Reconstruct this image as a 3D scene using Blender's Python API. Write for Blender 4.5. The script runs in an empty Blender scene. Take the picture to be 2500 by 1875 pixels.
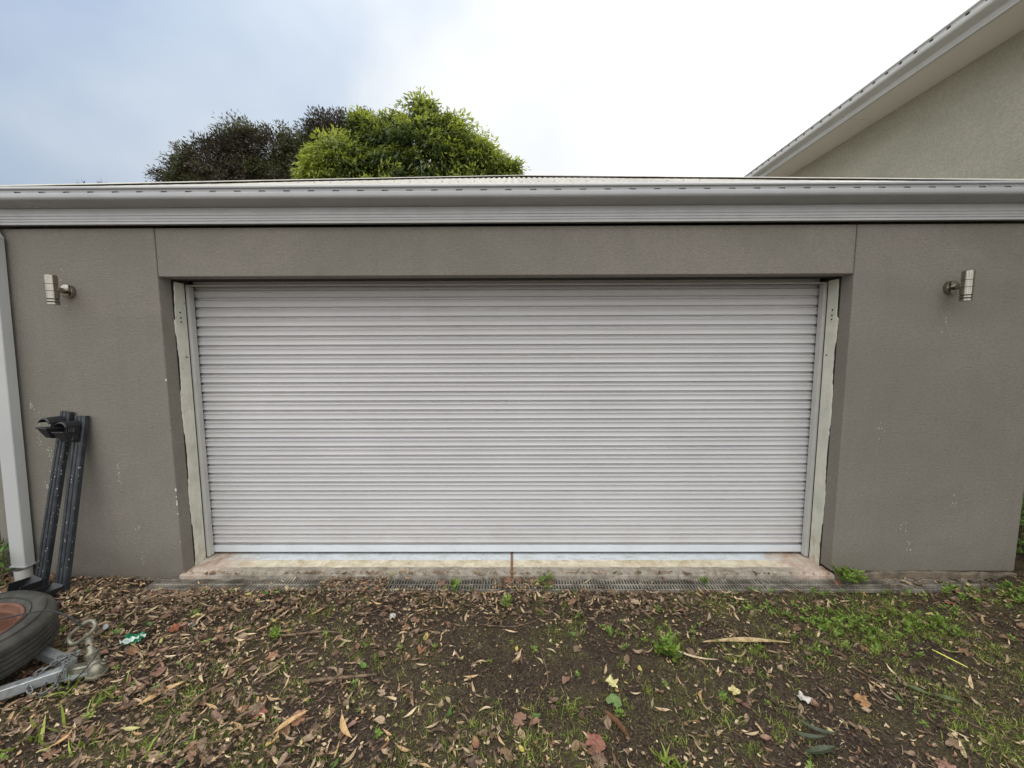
import bpy, math, random
import numpy as np
from mathutils import Vector, Matrix, Euler
random.seed(7); rng = np.random.default_rng(11)
S = bpy.context.scene; C = S.collection
R = math.radians

# ------------------------------------------------------------------ camera
cam_d = bpy.data.cameras.new('camera'); cam = bpy.data.objects.new('camera', cam_d); C.objects.link(cam)
F, PI_, YA, RO = 939.0, -0.0930, -0.00624, -0.003465
cam_d.sensor_fit = 'HORIZONTAL'; cam_d.sensor_width = 36; cam_d.lens = F / 2500 * 36
cam_d.clip_start = 0.05; cam_d.clip_end = 2000
f_ = Vector((math.sin(YA) * math.cos(PI_), math.cos(YA) * math.cos(PI_), math.sin(PI_)))
r_ = Vector((math.cos(YA), -math.sin(YA), 0)); u_ = r_.cross(f_)
r2 = math.cos(RO) * r_ + math.sin(RO) * u_; u2 = -math.sin(RO) * r_ + math.cos(RO) * u_
M = Matrix((r2, u2, -f_)).transposed().to_4x4(); M.translation = Vector((0.0709, -2.7528, 1.6910))
cam.matrix_world = M
S.camera = cam

# ------------------------------------------------------------------ sky and light
SUN_EL, SUN_AZ = R(42), R(62)          # azimuth from +y towards +x
sd = Vector((math.sin(SUN_AZ) * math.cos(SUN_EL), math.cos(SUN_AZ) * math.cos(SUN_EL), math.sin(SUN_EL)))
W = bpy.data.worlds.new('World'); S.world = W; W.use_nodes = True
nt = W.node_tree; N = nt.nodes; L = nt.links
for n in list(N): N.remove(n)
def nd(t, **k):
    n = N.new(t)
    for a, b in k.items(): setattr(n, a, b)
    return n
out = nd('ShaderNodeOutputWorld'); bg = nd('ShaderNodeBackground'); bg.inputs[1].default_value = 0.12
L.new(bg.outputs[0], out.inputs[0])
sky = nd('ShaderNodeTexSky', sky_type='NISHITA', sun_disc=False, sun_elevation=SUN_EL, sun_rotation=SUN_AZ)
sky.air_density = 1.0; sky.dust_density = 1.5
tc = nd('ShaderNodeTexCoord')
def math_(op, a, b=None, c=None, clamp=False):
    n = nd('ShaderNodeMath', operation=op, use_clamp=clamp)
    for i, v in enumerate((a, b, c)):
        if v is None: continue
        if isinstance(v, (int, float)): n.inputs[i].default_value = v
        else: L.new(v, n.inputs[i])
    return n.outputs[0]
def vdot(vec):
    n = nd('ShaderNodeVectorMath', operation='DOT_PRODUCT'); L.new(tc.outputs['Generated'], n.inputs[0]); n.inputs[1].default_value = vec
    return n.outputs['Value']
def ramp_(v, stops):
    n = nd('ShaderNodeValToRGB'); L.new(v, n.inputs[0]); e = n.color_ramp.elements
    while len(e) < len(stops): e.new(0.5)
    for el, (p, c) in zip(e, stops): el.position = p; el.color = (*c, 1) if len(c) == 3 else c
    return n.outputs[0]
def mixc(f, a, b, bt='MIX'):
    n = nd('ShaderNodeMix', data_type='RGBA', blend_type=bt)
    for i, v in ((0, f), (6, a), (7, b)):
        if isinstance(v, (int, float)): n.inputs[i].default_value = v
        elif isinstance(v, tuple): n.inputs[i].default_value = (*v, 1)
        else: L.new(v, n.inputs[i])
    return n.outputs[2]
# stretched cloud noise on the direction, flattened towards the horizon
mp = nd('ShaderNodeMapping'); L.new(tc.outputs['Generated'], mp.inputs[0]); mp.inputs['Scale'].default_value = (1.0, 1.0, 1.5)
nz = nd('ShaderNodeTexNoise'); L.new(mp.outputs[0], nz.inputs[0]); nz.inputs['Scale'].default_value = 1.9; nz.inputs['Detail'].default_value = 5; nz.inputs['Roughness'].default_value = 0.45
nz.inputs['Distortion'].default_value = 0.25
side = vdot((0.86, 0.12, 0.10))                        # brighter cloud towards the hidden sun, thinner bluish cloud the other way
a = math_('MULTIPLY_ADD', side, 1.0, 0.58)
a = math_('MULTIPLY_ADD', math_('SUBTRACT', nz.outputs[0], 0.5), 1.5, a)
a = math_('MULTIPLY_ADD', vdot((0, 0, -1)), 0.6, math_('ADD', a, 0.33))
a = math_('MAXIMUM', a, math_('MULTIPLY_ADD', vdot((0, -1, 0.8)), 1.5, 0.5))  # unseen sky behind the camera raised to light the front wall and door
a = math_('MULTIPLY_ADD', a, 0.72, 0.06)
cloud = ramp_(a, [(0.0, (3.0, 3.8, 5.3)), (0.20, (3.9, 4.8, 6.2)), (0.38, (5.3, 6.0, 6.9)), (0.56, (6.9, 7.2, 7.5)), (0.78, (8.3, 8.4, 8.4)), (1.0, (13.4, 13.4, 13.3))])
cov = ramp_(a, [(0.0, (0.82,) * 3), (0.5, (0.96,) * 3), (1.0, (1, 1, 1))])
elg = math_('MULTIPLY_ADD', math_('MAXIMUM', vdot((0, 0, 1)), 0.0), 0.75, 0.72)      # overcast sky: brighter overhead than at the horizon
vm = nd('ShaderNodeVectorMath', operation='SCALE'); L.new(mixc(cov, sky.outputs[0], cloud), vm.inputs[0]); L.new(elg, vm.inputs['Scale']); L.new(vm.outputs[0], bg.inputs[0])

sun_d = bpy.data.lights.new('sun', 'SUN'); sun_d.energy = 1.0; sun_d.angle = R(16); sun_d.color = (1.0, 0.95, 0.87)
sun = bpy.data.objects.new('sun', sun_d); C.objects.link(sun); sun.rotation_euler = sd.to_track_quat('Z', 'Y').to_euler()
sun.location = (6, 8, 12)
S.view_settings.view_transform = 'Standard'; S.view_settings.look = 'None'
S.view_settings.exposure = 0.0; S.view_settings.gamma = 1.0; S.view_settings.use_curve_mapping = False
S.render.engine = 'CYCLES'
try: S.cycles.use_denoising = True
except Exception: pass

# ------------------------------------------------------------------ helpers
def tag(o, label=None, cat=None, group=None, kind=None):
    if label: o['label'] = label
    if cat: o['category'] = cat
    if group: o['group'] = group
    if kind: o['kind'] = kind
    return o
def empty(name, loc=(0, 0, 0), label=None, cat=None, group=None, rot=(0, 0, 0)):
    o = bpy.data.objects.new(name, None); C.objects.link(o); o.location = loc; o.rotation_euler = rot; o.empty_display_size = 0.1
    return tag(o, label, cat, group)
class MB:
    def __init__(s): s.v = []; s.f = []; s.m = []; s.sm = []
    def add(s, vs, fs, smooth=False, M=None, mi=0):
        b = len(s.v)
        for v in vs:
            v = Vector(v)
            if M is not None: v = M @ v
            s.v.append(tuple(v))
        for f in fs: s.f.append(tuple(i + b for i in f)); s.sm.append(smooth); s.m.append(mi)
        return s
    def box(s, x0, x1, y0, y1, z0, z1, M=None, bev=0.0, mi=0):
        if bev <= 0:
            v = [(x, y, z) for z in (z0, z1) for y in (y0, y1) for x in (x0, x1)]
            s.add(v, [(0, 2, 3, 1), (4, 5, 7, 6), (0, 1, 5, 4), (2, 6, 7, 3), (0, 4, 6, 2), (1, 3, 7, 5)], M=M, mi=mi); return s
        b = bev; v = []; idx = {}
        for ix, X in enumerate((x0, x1)):
            for iy, Y in enumerate((y0, y1)):
                for iz, Z in enumerate((z0, z1)):
                    sx, sy, sz = (1 - 2 * ix), (1 - 2 * iy), (1 - 2 * iz)
                    idx[ix, iy, iz] = len(v)
                    v += [(X, Y + sy * b, Z + sz * b), (X + sx * b, Y, Z + sz * b), (X + sx * b, Y + sy * b, Z)]
        def I(a, b_, c, k): return idx[a, b_, c] + k
        fs = []
        fs.append((I(0,0,0,0), I(0,0,1,0), I(0,1,1,0), I(0,1,0,0))); fs.append((I(1,0,0,0), I(1,1,0,0), I(1,1,1,0), I(1,0,1,0)))
        fs.append((I(0,0,0,1), I(1,0,0,1), I(1,0,1,1), I(0,0,1,1))); fs.append((I(0,1,0,1), I(0,1,1,1), I(1,1,1,1), I(1,1,0,1)))
        fs.append((I(0,0,0,2), I(0,1,0,2), I(1,1,0,2), I(1,0,0,2))); fs.append((I(0,0,1,2), I(1,0,1,2), I(1,1,1,2), I(0,1,1,2)))
        for a in (0, 1):
            for c in (0, 1):
                fs.append((I(0,a,c,1), I(1,a,c,1), I(1,a,c,2), I(0,a,c,2)))
                fs.append((I(a,0,c,0), I(a,1,c,0), I(a,1,c,2), I(a,0,c,2)))
                fs.append((I(a,c,0,0), I(a,c,1,0), I(a,c,1,1), I(a,c,0,1)))
        for k in idx.values(): fs.append((k, k + 1, k + 2))
        s.add(v, fs, M=M, mi=mi); return s
    def lathe(s, prof, n=24, M=None, closed=False, mi=0):
        # prof: (r, z) list about local z
        v = []; f = []
        for r, z in prof:
            for k in range(n):
                a = 2 * math.pi * k / n; v.append((r * math.cos(a), r * math.sin(a), z))
        m = len(prof); rr = m if closed else m - 1
        for i in range(rr):
            j = (i + 1) % m
            for k in range(n):
                l = (k + 1) % n; f.append((i * n + k, i * n + l, j * n + l, j * n + k))
        s.add(v, f, True, M, mi); return s
    def tube(s, pts, rad, n=8, closed=False, mi=0):
        pts = [Vector(p) for p in pts]; m = len(pts)
        if not isinstance(rad, (list, tuple)): rad = [rad] * m
        v = []; f = []; up = None
        for i, p in enumerate(pts):
            t = (pts[(i + 1) % m] - pts[i - 1]) if closed else (pts[min(i + 1, m - 1)] - pts[max(i - 1, 0)])
            if t.length < 1e-9: t = Vector((0, 0, 1))
            t.normalize()
            if up is None: up = t.orthogonal().normalized()
            up = (up - t * up.dot(t)); up = up.normalized() if up.length > 1e-6 else t.orthogonal().normalized()
            w = t.cross(up)
            for k in range(n):
                a = 2 * math.pi * k / n; v.append(tuple(p + (up * math.cos(a) + w * math.sin(a)) * rad[i]))
        for i in range(m if closed else m - 1):
            j = (i + 1) % m
            for k in range(n):
                l = (k + 1) % n; f.append((i * n + k, i * n + l, j * n + l, j * n + k))
        if not closed: f.append(tuple(range(n))[::-1]); f.append(tuple((m - 1) * n + k for k in range(n)))
        s.add(v, f, True, None, mi); return s
    def extrude(s, prof, x0, x1, axis='x', closed=False, mi=0, smooth=False, M=None):
        # prof (a,b): for axis x -> (y,z); for axis y -> (x,z)
        n = len(prof)
        mk = (lambda t, a, b: (t, a, b)) if axis == 'x' else (lambda t, a, b: (a, t, b)) if axis == 'y' else (lambda t, a, b: (a, b, t))
        v = [mk(x0, *p) for p in prof] + [mk(x1, *p) for p in prof]
        f = [(i, (i + 1) % n, n + (i + 1) % n, n + i) for i in range(n if closed else n - 1)]
        if closed: f += [tuple(range(n))[::-1], tuple(range(n, 2 * n))]
        s.add(v, f, smooth, M, mi); return s
    def build(s, name, mats, parent=None, loc=None):
        me = bpy.data.meshes.new(name); me.from_pydata(s.v, [], s.f)
        for m in (mats if isinstance(mats, (list, tuple)) else [mats]): me.materials.append(m)
        me.polygons.foreach_set('use_smooth', s.sm); me.polygons.foreach_set('material_index', s.m)
        me.update()
        import bmesh
        b = bmesh.new(); b.from_mesh(me); bmesh.ops.recalc_face_normals(b, faces=b.faces); b.to_mesh(me); b.free()
        if any(s.sm): me.set_sharp_from_angle(angle=R(38))
        return link(name, me, parent, loc)
def link(name, me, parent=None, loc=None):
    o = bpy.data.objects.new(name, me); C.objects.link(o)
    if parent is not None: o.parent = parent
    if loc is not None: o.location = loc
    return o
def copy_tree(o, parent=None):
    c = o.copy(); C.objects.link(c)
    if parent is not None: c.parent = parent
    for ch in list(o.children): copy_tree(ch, c)
    return c
def np_mesh(name, V, T, mats, smooth=False, mi=None):
    me = bpy.data.meshes.new(name); k = T.shape[1]
    me.vertices.add(len(V)); me.vertices.foreach_set('co', V.astype(np.float32).ravel())
    me.loops.add(T.size); me.loops.foreach_set('vertex_index', T.astype(np.int32).ravel())
    me.polygons.add(len(T)); me.polygons.foreach_set('loop_start', np.arange(0, T.size, k, dtype=np.int32))
    me.polygons.foreach_set('loop_total', np.full(len(T), k, np.int32))
    for m in (mats if isinstance(mats, (list, tuple)) else [mats]): me.materials.append(m)
    if mi is not None: me.polygons.foreach_set('material_index', mi.astype(np.int32))
    me.polygons.foreach_set('use_smooth', np.full(len(T), smooth))
    me.update(calc_edges=True); return me

# vectorised value noise
def _h(ix, iy, s):
    n = (ix * 374761393 + iy * 668265263 + s * 974634777) & 0xffffffff
    n = ((n ^ (n >> 13)) * 1274126177) & 0xffffffff
    return ((n ^ (n >> 16)) & 0xffff) / 65535.0
def vn(x, y, s=0):
    ix = np.floor(x).astype(np.int64); iy = np.floor(y).astype(np.int64); fx = x - ix; fy = y - iy
    fx = fx * fx * (3 - 2 * fx); fy = fy * fy * (3 - 2 * fy)
    return (_h(ix, iy, s) * (1 - fx) + _h(ix + 1, iy, s) * fx) * (1 - fy) + (_h(ix, iy + 1, s) * (1 - fx) + _h(ix + 1, iy + 1, s) * fx) * fy - 0.5
def fbm(x, y, s=0, o=4):
    r = 0; a = 1
    for i in range(o): r = r + a * vn(x * 2 ** i + 17 * i, y * 2 ** i - 9 * i, s + i); a *= 0.5
    return r
def sst(a, b, x):
    t = np.clip((x - a) / (b - a), 0, 1); return t * t * (3 - 2 * t)

# ------------------------------------------------------------------ materials
def srgb(r, g, b):
    return tuple(((c / 255 + 0.055) / 1.055) ** 2.4 if c / 255 > 0.04045 else c / 255 / 12.92 for c in (r, g, b))
class Mat:
    def __init__(s, name, rough=0.6, metal=0.0, spec=0.5):
        s.m = bpy.data.materials.new(name); s.m.use_nodes = True; s.t = s.m.node_tree; s.n = s.t.nodes; s.l = s.t.links
        s.b = s.n['Principled BSDF']; s.b.inputs['Roughness'].default_value = rough; s.b.inputs['Metallic'].default_value = metal
        s.b.inputs['Specular IOR Level'].default_value = spec; s._c = None
    def c(s):
        if s._c is None: s._c = s.n.new('ShaderNodeTexCoord').outputs['Object']
        return s._c
    def pos(s): return s.n.new('ShaderNodeNewGeometry').outputs['Position']
    def map(s, vec, scale=(1, 1, 1), loc=(0, 0, 0), rot=(0, 0, 0)):
        n = s.n.new('ShaderNodeMapping'); s.l.new(vec, n.inputs[0]); n.inputs['Scale'].default_value = scale; n.inputs['Location'].default_value = loc; n.inputs['Rotation'].default_value = rot
        return n.outputs[0]
    def noise(s, scale, detail=4, rough=0.55, vec=None, dist=0.0, col=False):
        n = s.n.new('ShaderNodeTexNoise'); n.inputs['Scale'].default_value = scale; n.inputs['Detail'].default_value = detail
        n.inputs['Roughness'].default_value = rough; n.inputs['Distortion'].default_value = dist; s.l.new(vec if vec is not None else s.c(), n.inputs[0])
        return n.outputs[1 if col else 0]
    def vor(s, scale, vec=None, feat='F1', out_='Distance'):
        n = s.n.new('ShaderNodeTexVoronoi'); n.feature = feat; n.inputs['Scale'].default_value = scale; s.l.new(vec if vec is not None else s.c(), n.inputs[0])
        return n.outputs[out_]
    def ramp(s, v, stops, interp='LINEAR'):
        n = s.n.new('ShaderNodeValToRGB'); s.l.new(v, n.inputs[0]); e = n.color_ramp.elements; n.color_ramp.interpolation = interp
        while len(e) < len(stops): e.new(0.5)
        for el, (p, c) in zip(e, stops):
            el.position = p; el.color = (c, c, c, 1) if isinstance(c, (int, float)) else (*c, 1)
        return n.outputs[0]
    def mix(s, f, a, b, bt='MIX'):
        n = s.n.new('ShaderNodeMix'); n.data_type = 'RGBA'; n.blend_type = bt
        for i, v in ((0, f), (6, a), (7, b)):
            if isinstance(v, (int, float)): n.inputs[i].default_value = v if i == 0 else (v, v, v, 1)
            elif isinstance(v, tuple): n.inputs[i].default_value = (*v, 1)
            else: s.l.new(v, n.inputs[i])
        return n.outputs[2]
    def mth(s, op, a, b=0.0, c=None, clamp=False):
        n = s.n.new('ShaderNodeMath'); n.operation = op; n.use_clamp = clamp
        for i, v in enumerate((a, b, c)):
            if v is None: continue
            if isinstance(v, (int, float)): n.inputs[i].default_value = v
            else: s.l.new(v, n.inputs[i])
        return n.outputs[0]
    def xyz(s, vec=None):
        n = s.n.new('ShaderNodeSeparateXYZ'); s.l.new(vec if vec is not None else s.c(), n.inputs[0]); return n.outputs
    def col(s, v):
        if isinstance(v, tuple): s.b.inputs['Base Color'].default_value = (*v, 1)
        else: s.l.new(v, s.b.inputs['Base Color'])
        return s
    def rough(s, v): s.l.new(v, s.b.inputs['Roughness']); return s
    def bump(s, h, strength=0.3, dist=0.002, prev=None):
        n = s.n.new('ShaderNodeBump'); n.inputs['Strength'].default_value = strength; n.inputs['Distance'].default_value = dist; s.l.new(h, n.inputs['Height'])
        if prev is not None: s.l.new(prev, n.inputs['Normal'])
        s.l.new(n.outputs[0], s.b.inputs['Normal']); return n.outputs[0]

def mat_render(name, base, mott=0.10, dirt=True, grain=260):
    m = Mat(name, 0.85, spec=0.25); p = m.pos()
    big = m.noise(0.9, 5, 0.6, m.map(p, (1, 1, 1.3)), 0.6); mid = m.noise(7, 5, 0.6, p); fine = m.noise(grain, 3, 0.6, p)
    c1 = tuple(x * (1 - mott) * f for x, f in zip(base, (1.0, 1.0, 0.96))); c2 = tuple(x * (1 + mott) * f for x, f in zip(base, (1.02, 1.0, 1.01)))
    c = m.mix(m.ramp(big, [(0.36, 0.0), (0.64, 1.0)]), c1, c2)
    c = m.mix(m.ramp(mid, [(0.3, 0.16), (0.7, 0.0)]), c, tuple(x * 0.7 for x in base))
    c = m.mix(m.ramp(m.noise(grain * 0.3, 5, 0.8, m.map(p, (0.6, 1, 1.2))), [(0.36, 0.75), (0.62, 0.0)]), c, tuple(x * 0.66 for x in base))
    if dirt:
        xy = m.xyz(p)
        # splash dirt just above the ground and faint run-down streaks
        lo = m.mth('MULTIPLY', m.ramp(xy[2], [(0.0, 1.0), (0.28, 0.0)]), m.ramp(m.noise(5, 5, 0.7, p), [(0.3, 0.15), (0.75, 0.9)]))
        c = m.mix(m.mth('MULTIPLY', lo, 0.45), c, srgb(92, 80, 62))
        st = m.noise(3, 4, 0.6, m.map(p, (3.2, 1, 0.25)))
        c = m.mix(m.ramp(st, [(0.5, 0.0), (0.74, 0.18)]), c, tuple(x * 0.62 for x in base))
        spk = m.vor(9, p); sc = m.noise(1.3, 2, 0.5, p)
        c = m.mix(m.mth('MULTIPLY', m.ramp(spk, [(0.0, 1.0), (0.020, 1.0), (0.03, 0.0)]), m.ramp(sc, [(0.56, 0.0), (0.6, 0.8)])), c, srgb(190, 186, 176))
    m.col(c)
    h = m.mix(0.3, fine, m.noise(70, 3, 0.6, p)); gr2 = m.noise(62, 5, 0.75, m.map(p, (0.55, 1, 1.2)), 0.8); m.bump(m.mix(0.4, gr2, h), 0.9, 0.010)
    return m
WALL_M = mat_render('taupe_render', srgb(141, 137, 128), 0.10)
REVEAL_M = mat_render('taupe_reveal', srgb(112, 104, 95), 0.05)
HOUSE_M = mat_render('sage_render', srgb(180, 178, 162), 0.12, dirt=False, grain=120)

def mat_steel_paint(name, base, rough=0.38, dirt=0.25, dscale=3.0):
    m = Mat(name, rough, spec=0.5); p = m.pos()
    n1 = m.noise(dscale, 6, 0.65, m.map(p, (1, 1, 1.0))); n2 = m.noise(60, 4, 0.6, p)
    c = m.mix(m.mth('MULTIPLY', m.ramp(n1, [(0.42, 0.0), (0.7, 1.0)]), dirt), base, tuple(x * 0.62 for x in base))
    c = m.mix(m.ramp(n2, [(0.62, 0.0), (0.72, dirt * 0.6)]), c, tuple(x * 0.5 for x in base))
    m.col(c); m.rough(m.ramp(n1, [(0.3, rough - 0.06), (0.7, rough + 0.15)])); m.bump(m.noise(25, 3, 0.5, p), 0.04, 0.002)
    return m.m
GUTTER_M = mat_steel_paint('gutter_paint', srgb(176, 178, 179), 0.3, 0.28)
FASCIA_M = mat_steel_paint('fascia_paint', srgb(190, 191, 192), 0.34, 0.25, 5)
HGUTTER_M = mat_steel_paint('house_gutter_paint', srgb(204, 204, 202), 0.30, 0.25)
SOFFIT_M = mat_steel_paint('soffit_paint', srgb(236, 231, 222), 0.6, 0.06, 1.5)
PIPE_M = mat_steel_paint('downpipe_paint', srgb(186, 188, 188), 0.40, 0.2)
DARK_M = Mat('dark_interior', 0.9).col(srgb(46, 44, 42)).m
TRACK_M = mat_steel_paint('track_paint', srgb(190, 190, 186), 0.42, 0.3, 8)
RAIL_M = mat_steel_paint('rail_paint', srgb(214, 219, 224), 0.35, 0.25, 6)

m = Mat('door_paint', 0.36, spec=0.45); p = m.pos()
n1 = m.noise(2.4, 5, 0.6, m.map(p, (0.5, 1, 1)))
c = m.mix(m.ramp(n1, [(0.3, 0.0), (0.75, 1.0)]), srgb(205, 204, 205), srgb(196, 195, 196))
z = m.xyz(p)[2]
c = m.mix(m.mth('MULTIPLY', m.ramp(z, [(0.0, 1.0), (0.35, 0.0)]), m.ramp(m.noise(6, 5, 0.7, p), [(0.4, 0.0), (0.8, 0.35)])), c, srgb(150, 138, 120))
c = m.mix(m.ramp(m.noise(9, 6, 0.7, m.map(p, (0.35, 1, 3))), [(0.62, 0.0), (0.8, 0.08)]), c, srgb(140, 132, 122))
m.col(c); m.bump(m.noise(2.0, 3, 0.5, m.map(p, (1, 1, 14))), 0.08, 0.004); DOOR_M = m.m

m = Mat('roof_sheet', 0.45, spec=0.5); p = m.pos()
n1 = m.noise(5, 6, 0.7, p)
c = m.mix(m.ramp(n1, [(0.4, 0.0), (0.65, 1.0)]), srgb(182, 179, 169), srgb(158, 152, 140))
c = m.mix(m.ramp(m.noise(40, 4, 0.7, p), [(0.6, 0.0), (0.7, 0.6)]), c, srgb(120, 112, 96)); m.col(c); ROOF_M = m.m

m = Mat('jamb_paint', 0.7, spec=0.3); p = m.pos()
c = m.mix(m.ramp(m.noise(5, 5, 0.6, p), [(0.35, 0.0), (0.65, 1.0)]), srgb(200, 202, 190), srgb(220, 219, 206))
zz = m.xyz(p)[2]
c = m.mix(m.mth('MULTIPLY', m.ramp(zz, [(0.0, 1.0), (0.4, 0.25)]), m.ramp(m.noise(16, 6, 0.75, m.map(p, (1, 1, 0.5))), [(0.45, 0.0), (0.66, 0.8)])), c, srgb(166, 140, 98))
c = m.mix(m.ramp(m.noise(48, 5, 0.7, m.map(p, (1, 1, 0.45))), [(0.655, 0.0), (0.69, 0.9)]), c, srgb(78, 72, 56))
m.col(c); m.bump(m.noise(30, 5, 0.6, p), 0.4, 0.004); JAMB_M = m.m

# threshold: bluish white paint by the door, cream paint in front of it, bare concrete at the lip
m = Mat('threshold_concrete', 0.8, spec=0.3); p = m.pos(); xx, yy, zz = m.xyz(p)
wob = m.mth('MULTIPLY_ADD', m.noise(7, 5, 0.7, p), 0.05, -0.025); yw = m.mth('ADD', yy, wob)
sm_ = m.noise(18, 6, 0.75, p)
conc = m.mix(m.ramp(sm_, [(0.35, 0.0), (0.65, 1.0)]), srgb(134, 126, 114), srgb(186, 178, 164))
conc = m.mix(m.ramp(m.noise(5, 4, 0.6, p), [(0.5, 0.0), (0.7, 0.7)]), conc, srgb(112, 98, 82))
cream = m.mix(m.ramp(m.noise(9, 6, 0.75, p), [(0.38, 0.0), (0.68, 1.0)]), srgb(232, 224, 202), srgb(184, 166, 134))
blue = m.mix(m.ramp(m.noise(14, 6, 0.8, m.map(p, (0.6, 1, 1))), [(0.45, 0.0), (0.68, 0.9)]), srgb(218, 225, 230), srgb(186, 186, 180))
c = m.mix(m.ramp(yw, [(0.084, 0.0), (0.09, 1.0)]), conc, cream)
c = m.mix(m.ramp(yy, [(0.186, 0.0), (0.190, 1.0)]), c, blue)
ax = m.mth('ABSOLUTE', xx)
endm = m.mth('ADD', m.mth('SUBTRACT', ax, 2.1), m.mth('MULTIPLY', m.noise(3, 5, 0.7, p), 0.5))
rgt = m.mth('MULTIPLY', m.ramp(m.mth('MULTIPLY_ADD', m.noise(2.4, 5, 0.7, p), 0.7, m.mth('MULTIPLY', xx, 0.5)), [(0.0, 0.0), (1.0, 0.0), ]), 1.0)
pale = m.mix(m.ramp(m.noise(11, 5, 0.7, p), [(0.4, 0.0), (0.62, 1.0)]), srgb(212, 202, 188), srgb(180, 150, 130))
c = m.mix(m.ramp(endm, [(0.20, 0.0), (0.42, 1.0)]), c, pale)
rx = m.mth('MULTIPLY_ADD', m.noise(4, 5, 0.7, p), 0.9, m.mth('MULTIPLY', xx, 0.42))
c = m.mix(m.ramp(rx, [(0.98, 0.0), (1.0, 0.0)]), c, pale)
c = m.mix(m.ramp(m.noise(70, 4, 0.7, p), [(0.64, 0.0), (0.68, 0.85)]), c, srgb(70, 62, 52))
ck = m.mth('ABSOLUTE', m.mth('SUBTRACT', xx, m.mth('MULTIPLY_ADD', m.noise(14, 3, 0.6, p), 0.02, 0.038)))
c = m.mix(m.ramp(ck, [(0.005, 0.95), (0.016, 0.0)]), c, srgb(120, 78, 44))
m.col(c); m.bump(m.noise(60, 5, 0.7, p), 0.5, 0.004); SILL_M = m.m

m = Mat('footing_concrete', 0.85); p = m.pos()
m.col(m.mix(m.ramp(m.noise(10, 6, 0.7, p), [(0.35, 0.0), (0.65, 1.0)]), srgb(92, 86, 76), srgb(140, 126, 106))); m.bump(m.noise(30, 5, 0.7, p), 0.7, 0.008); FOOT_M = m.m

m = Mat('brushed_steel', 0.18, 1.0); p = m.pos()
st = m.noise(60, 3, 0.5, m.map(p, (6, 6, 0.15)))
m.col(m.mix(m.ramp(st, [(0.3, 0.0), (0.7, 1.0)]), srgb(140, 136, 126), srgb(184, 179, 168))); m.rough(m.ramp(m.noise(30, 4, 0.6, p), [(0.3, 0.12), (0.7, 0.26)])); STEEL_M = m.m
BLACK_M = Mat('black_gap', 0.7).col((0.01, 0.01, 0.01)).m
m = Mat('black_plastic', 0.42, spec=0.5); p = m.pos()
sp = m.vor(55, m.map(p, (1, 1, 0.6))); dn = m.noise(3.2, 4, 0.6, p)
c = m.mix(m.ramp(m.noise(12, 5, 0.6, p), [(0.4, 0.0), (0.7, 1.0)]), srgb(36, 40, 47), srgb(58, 62, 66))
spz = m.mth('MULTIPLY', m.ramp(sp, [(0.0, 1.0), (0.15, 1.0), (0.22, 0.0)]), m.ramp(dn, [(0.42, 0.0), (0.5, 1.0)]))
c = m.mix(m.mth('MULTIPLY', spz, m.ramp(m.noise(33, 2, 0.5, p), [(0.5, 0.0), (0.53, 0.8)])), c, srgb(190, 194, 196)); m.col(c); BAR_M = m.m
BLACKP_M = Mat('bracket_plastic', 0.5).col(srgb(30, 32, 35)).m

m = Mat('tyre_rubber', 0.72, spec=0.35); p = m.pos()
c = m.mix(m.ramp(m.noise(6, 6, 0.7, p), [(0.35, 0.0), (0.7, 1.0)]), srgb(44, 45, 44), srgb(86, 84, 78))
c = m.mix(m.ramp(m.noise(40, 4, 0.7, p), [(0.6, 0.0), (0.72, 0.4)]), c, srgb(112, 106, 92)); m.col(c); m.bump(m.noise(60, 4, 0.6, p), 0.3, 0.003); TYRE_M = m.m
m = Mat('rusty_rim', 0.72, spec=0.3); p = m.pos()
c = m.mix(m.ramp(m.noise(9, 6, 0.7, p), [(0.35, 0.0), (0.65, 1.0)]), srgb(98, 66, 52), srgb(120, 86, 72))
c = m.mix(m.ramp(m.noise(30, 5, 0.7, p), [(0.55, 0.0), (0.7, 0.7)]), c, srgb(70, 48, 40)); m.col(c); m.bump(m.noise(50, 4, 0.6, p), 0.35, 0.003); RIM_M = m.m
m = Mat('galvanised_steel', 0.45, 0.55); p = m.pos()
c = m.mix(m.ramp(m.noise(18, 5, 0.7, p), [(0.35, 0.0), (0.65, 1.0)]), srgb(150, 156, 158), srgb(188, 194, 194))
c = m.mix(m.ramp(m.noise(12, 6, 0.75, p), [(0.56, 0.0), (0.68, 0.7)]), c, srgb(104, 92, 74)); m.col(c); m.bump(m.noise(60, 4, 0.6, p), 0.2, 0.002); GALV_M = m.m
m = Mat('dull_chain', 0.5, 0.5); p = m.pos()
m.col(m.mix(m.ramp(m.noise(30, 5, 0.7, p), [(0.4, 0.0), (0.65, 1.0)]), srgb(128, 132, 132), srgb(74, 66, 56))); CHAIN_M = m.m
m = Mat('cast_metal', 0.42, 0.6); p = m.pos()
c = m.mix(m.ramp(m.noise(20, 6, 0.75, p), [(0.38, 0.0), (0.62, 1.0)]), srgb(112, 110, 98), srgb(164, 160, 144))
c = m.mix(m.ramp(m.noise(45, 5, 0.75, p), [(0.56, 0.0), (0.66, 0.8)]), c, srgb(70, 58, 42)); m.col(c); m.bump(m.noise(80, 4, 0.7, p), 0.5, 0.003); CAST_M = m.m
m = Mat('grate_plastic', 0.7); p = m.pos()
m.col(m.mix(m.ramp(m.noise(7, 5, 0.7, p), [(0.4, 0.0), (0.65, 1.0)]), srgb(96, 92, 84), srgb(160, 154, 142))); GRATE_M = m.m
CABLE_M = Mat('black_cable', 0.5).col(srgb(36, 36, 38)).m
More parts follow.
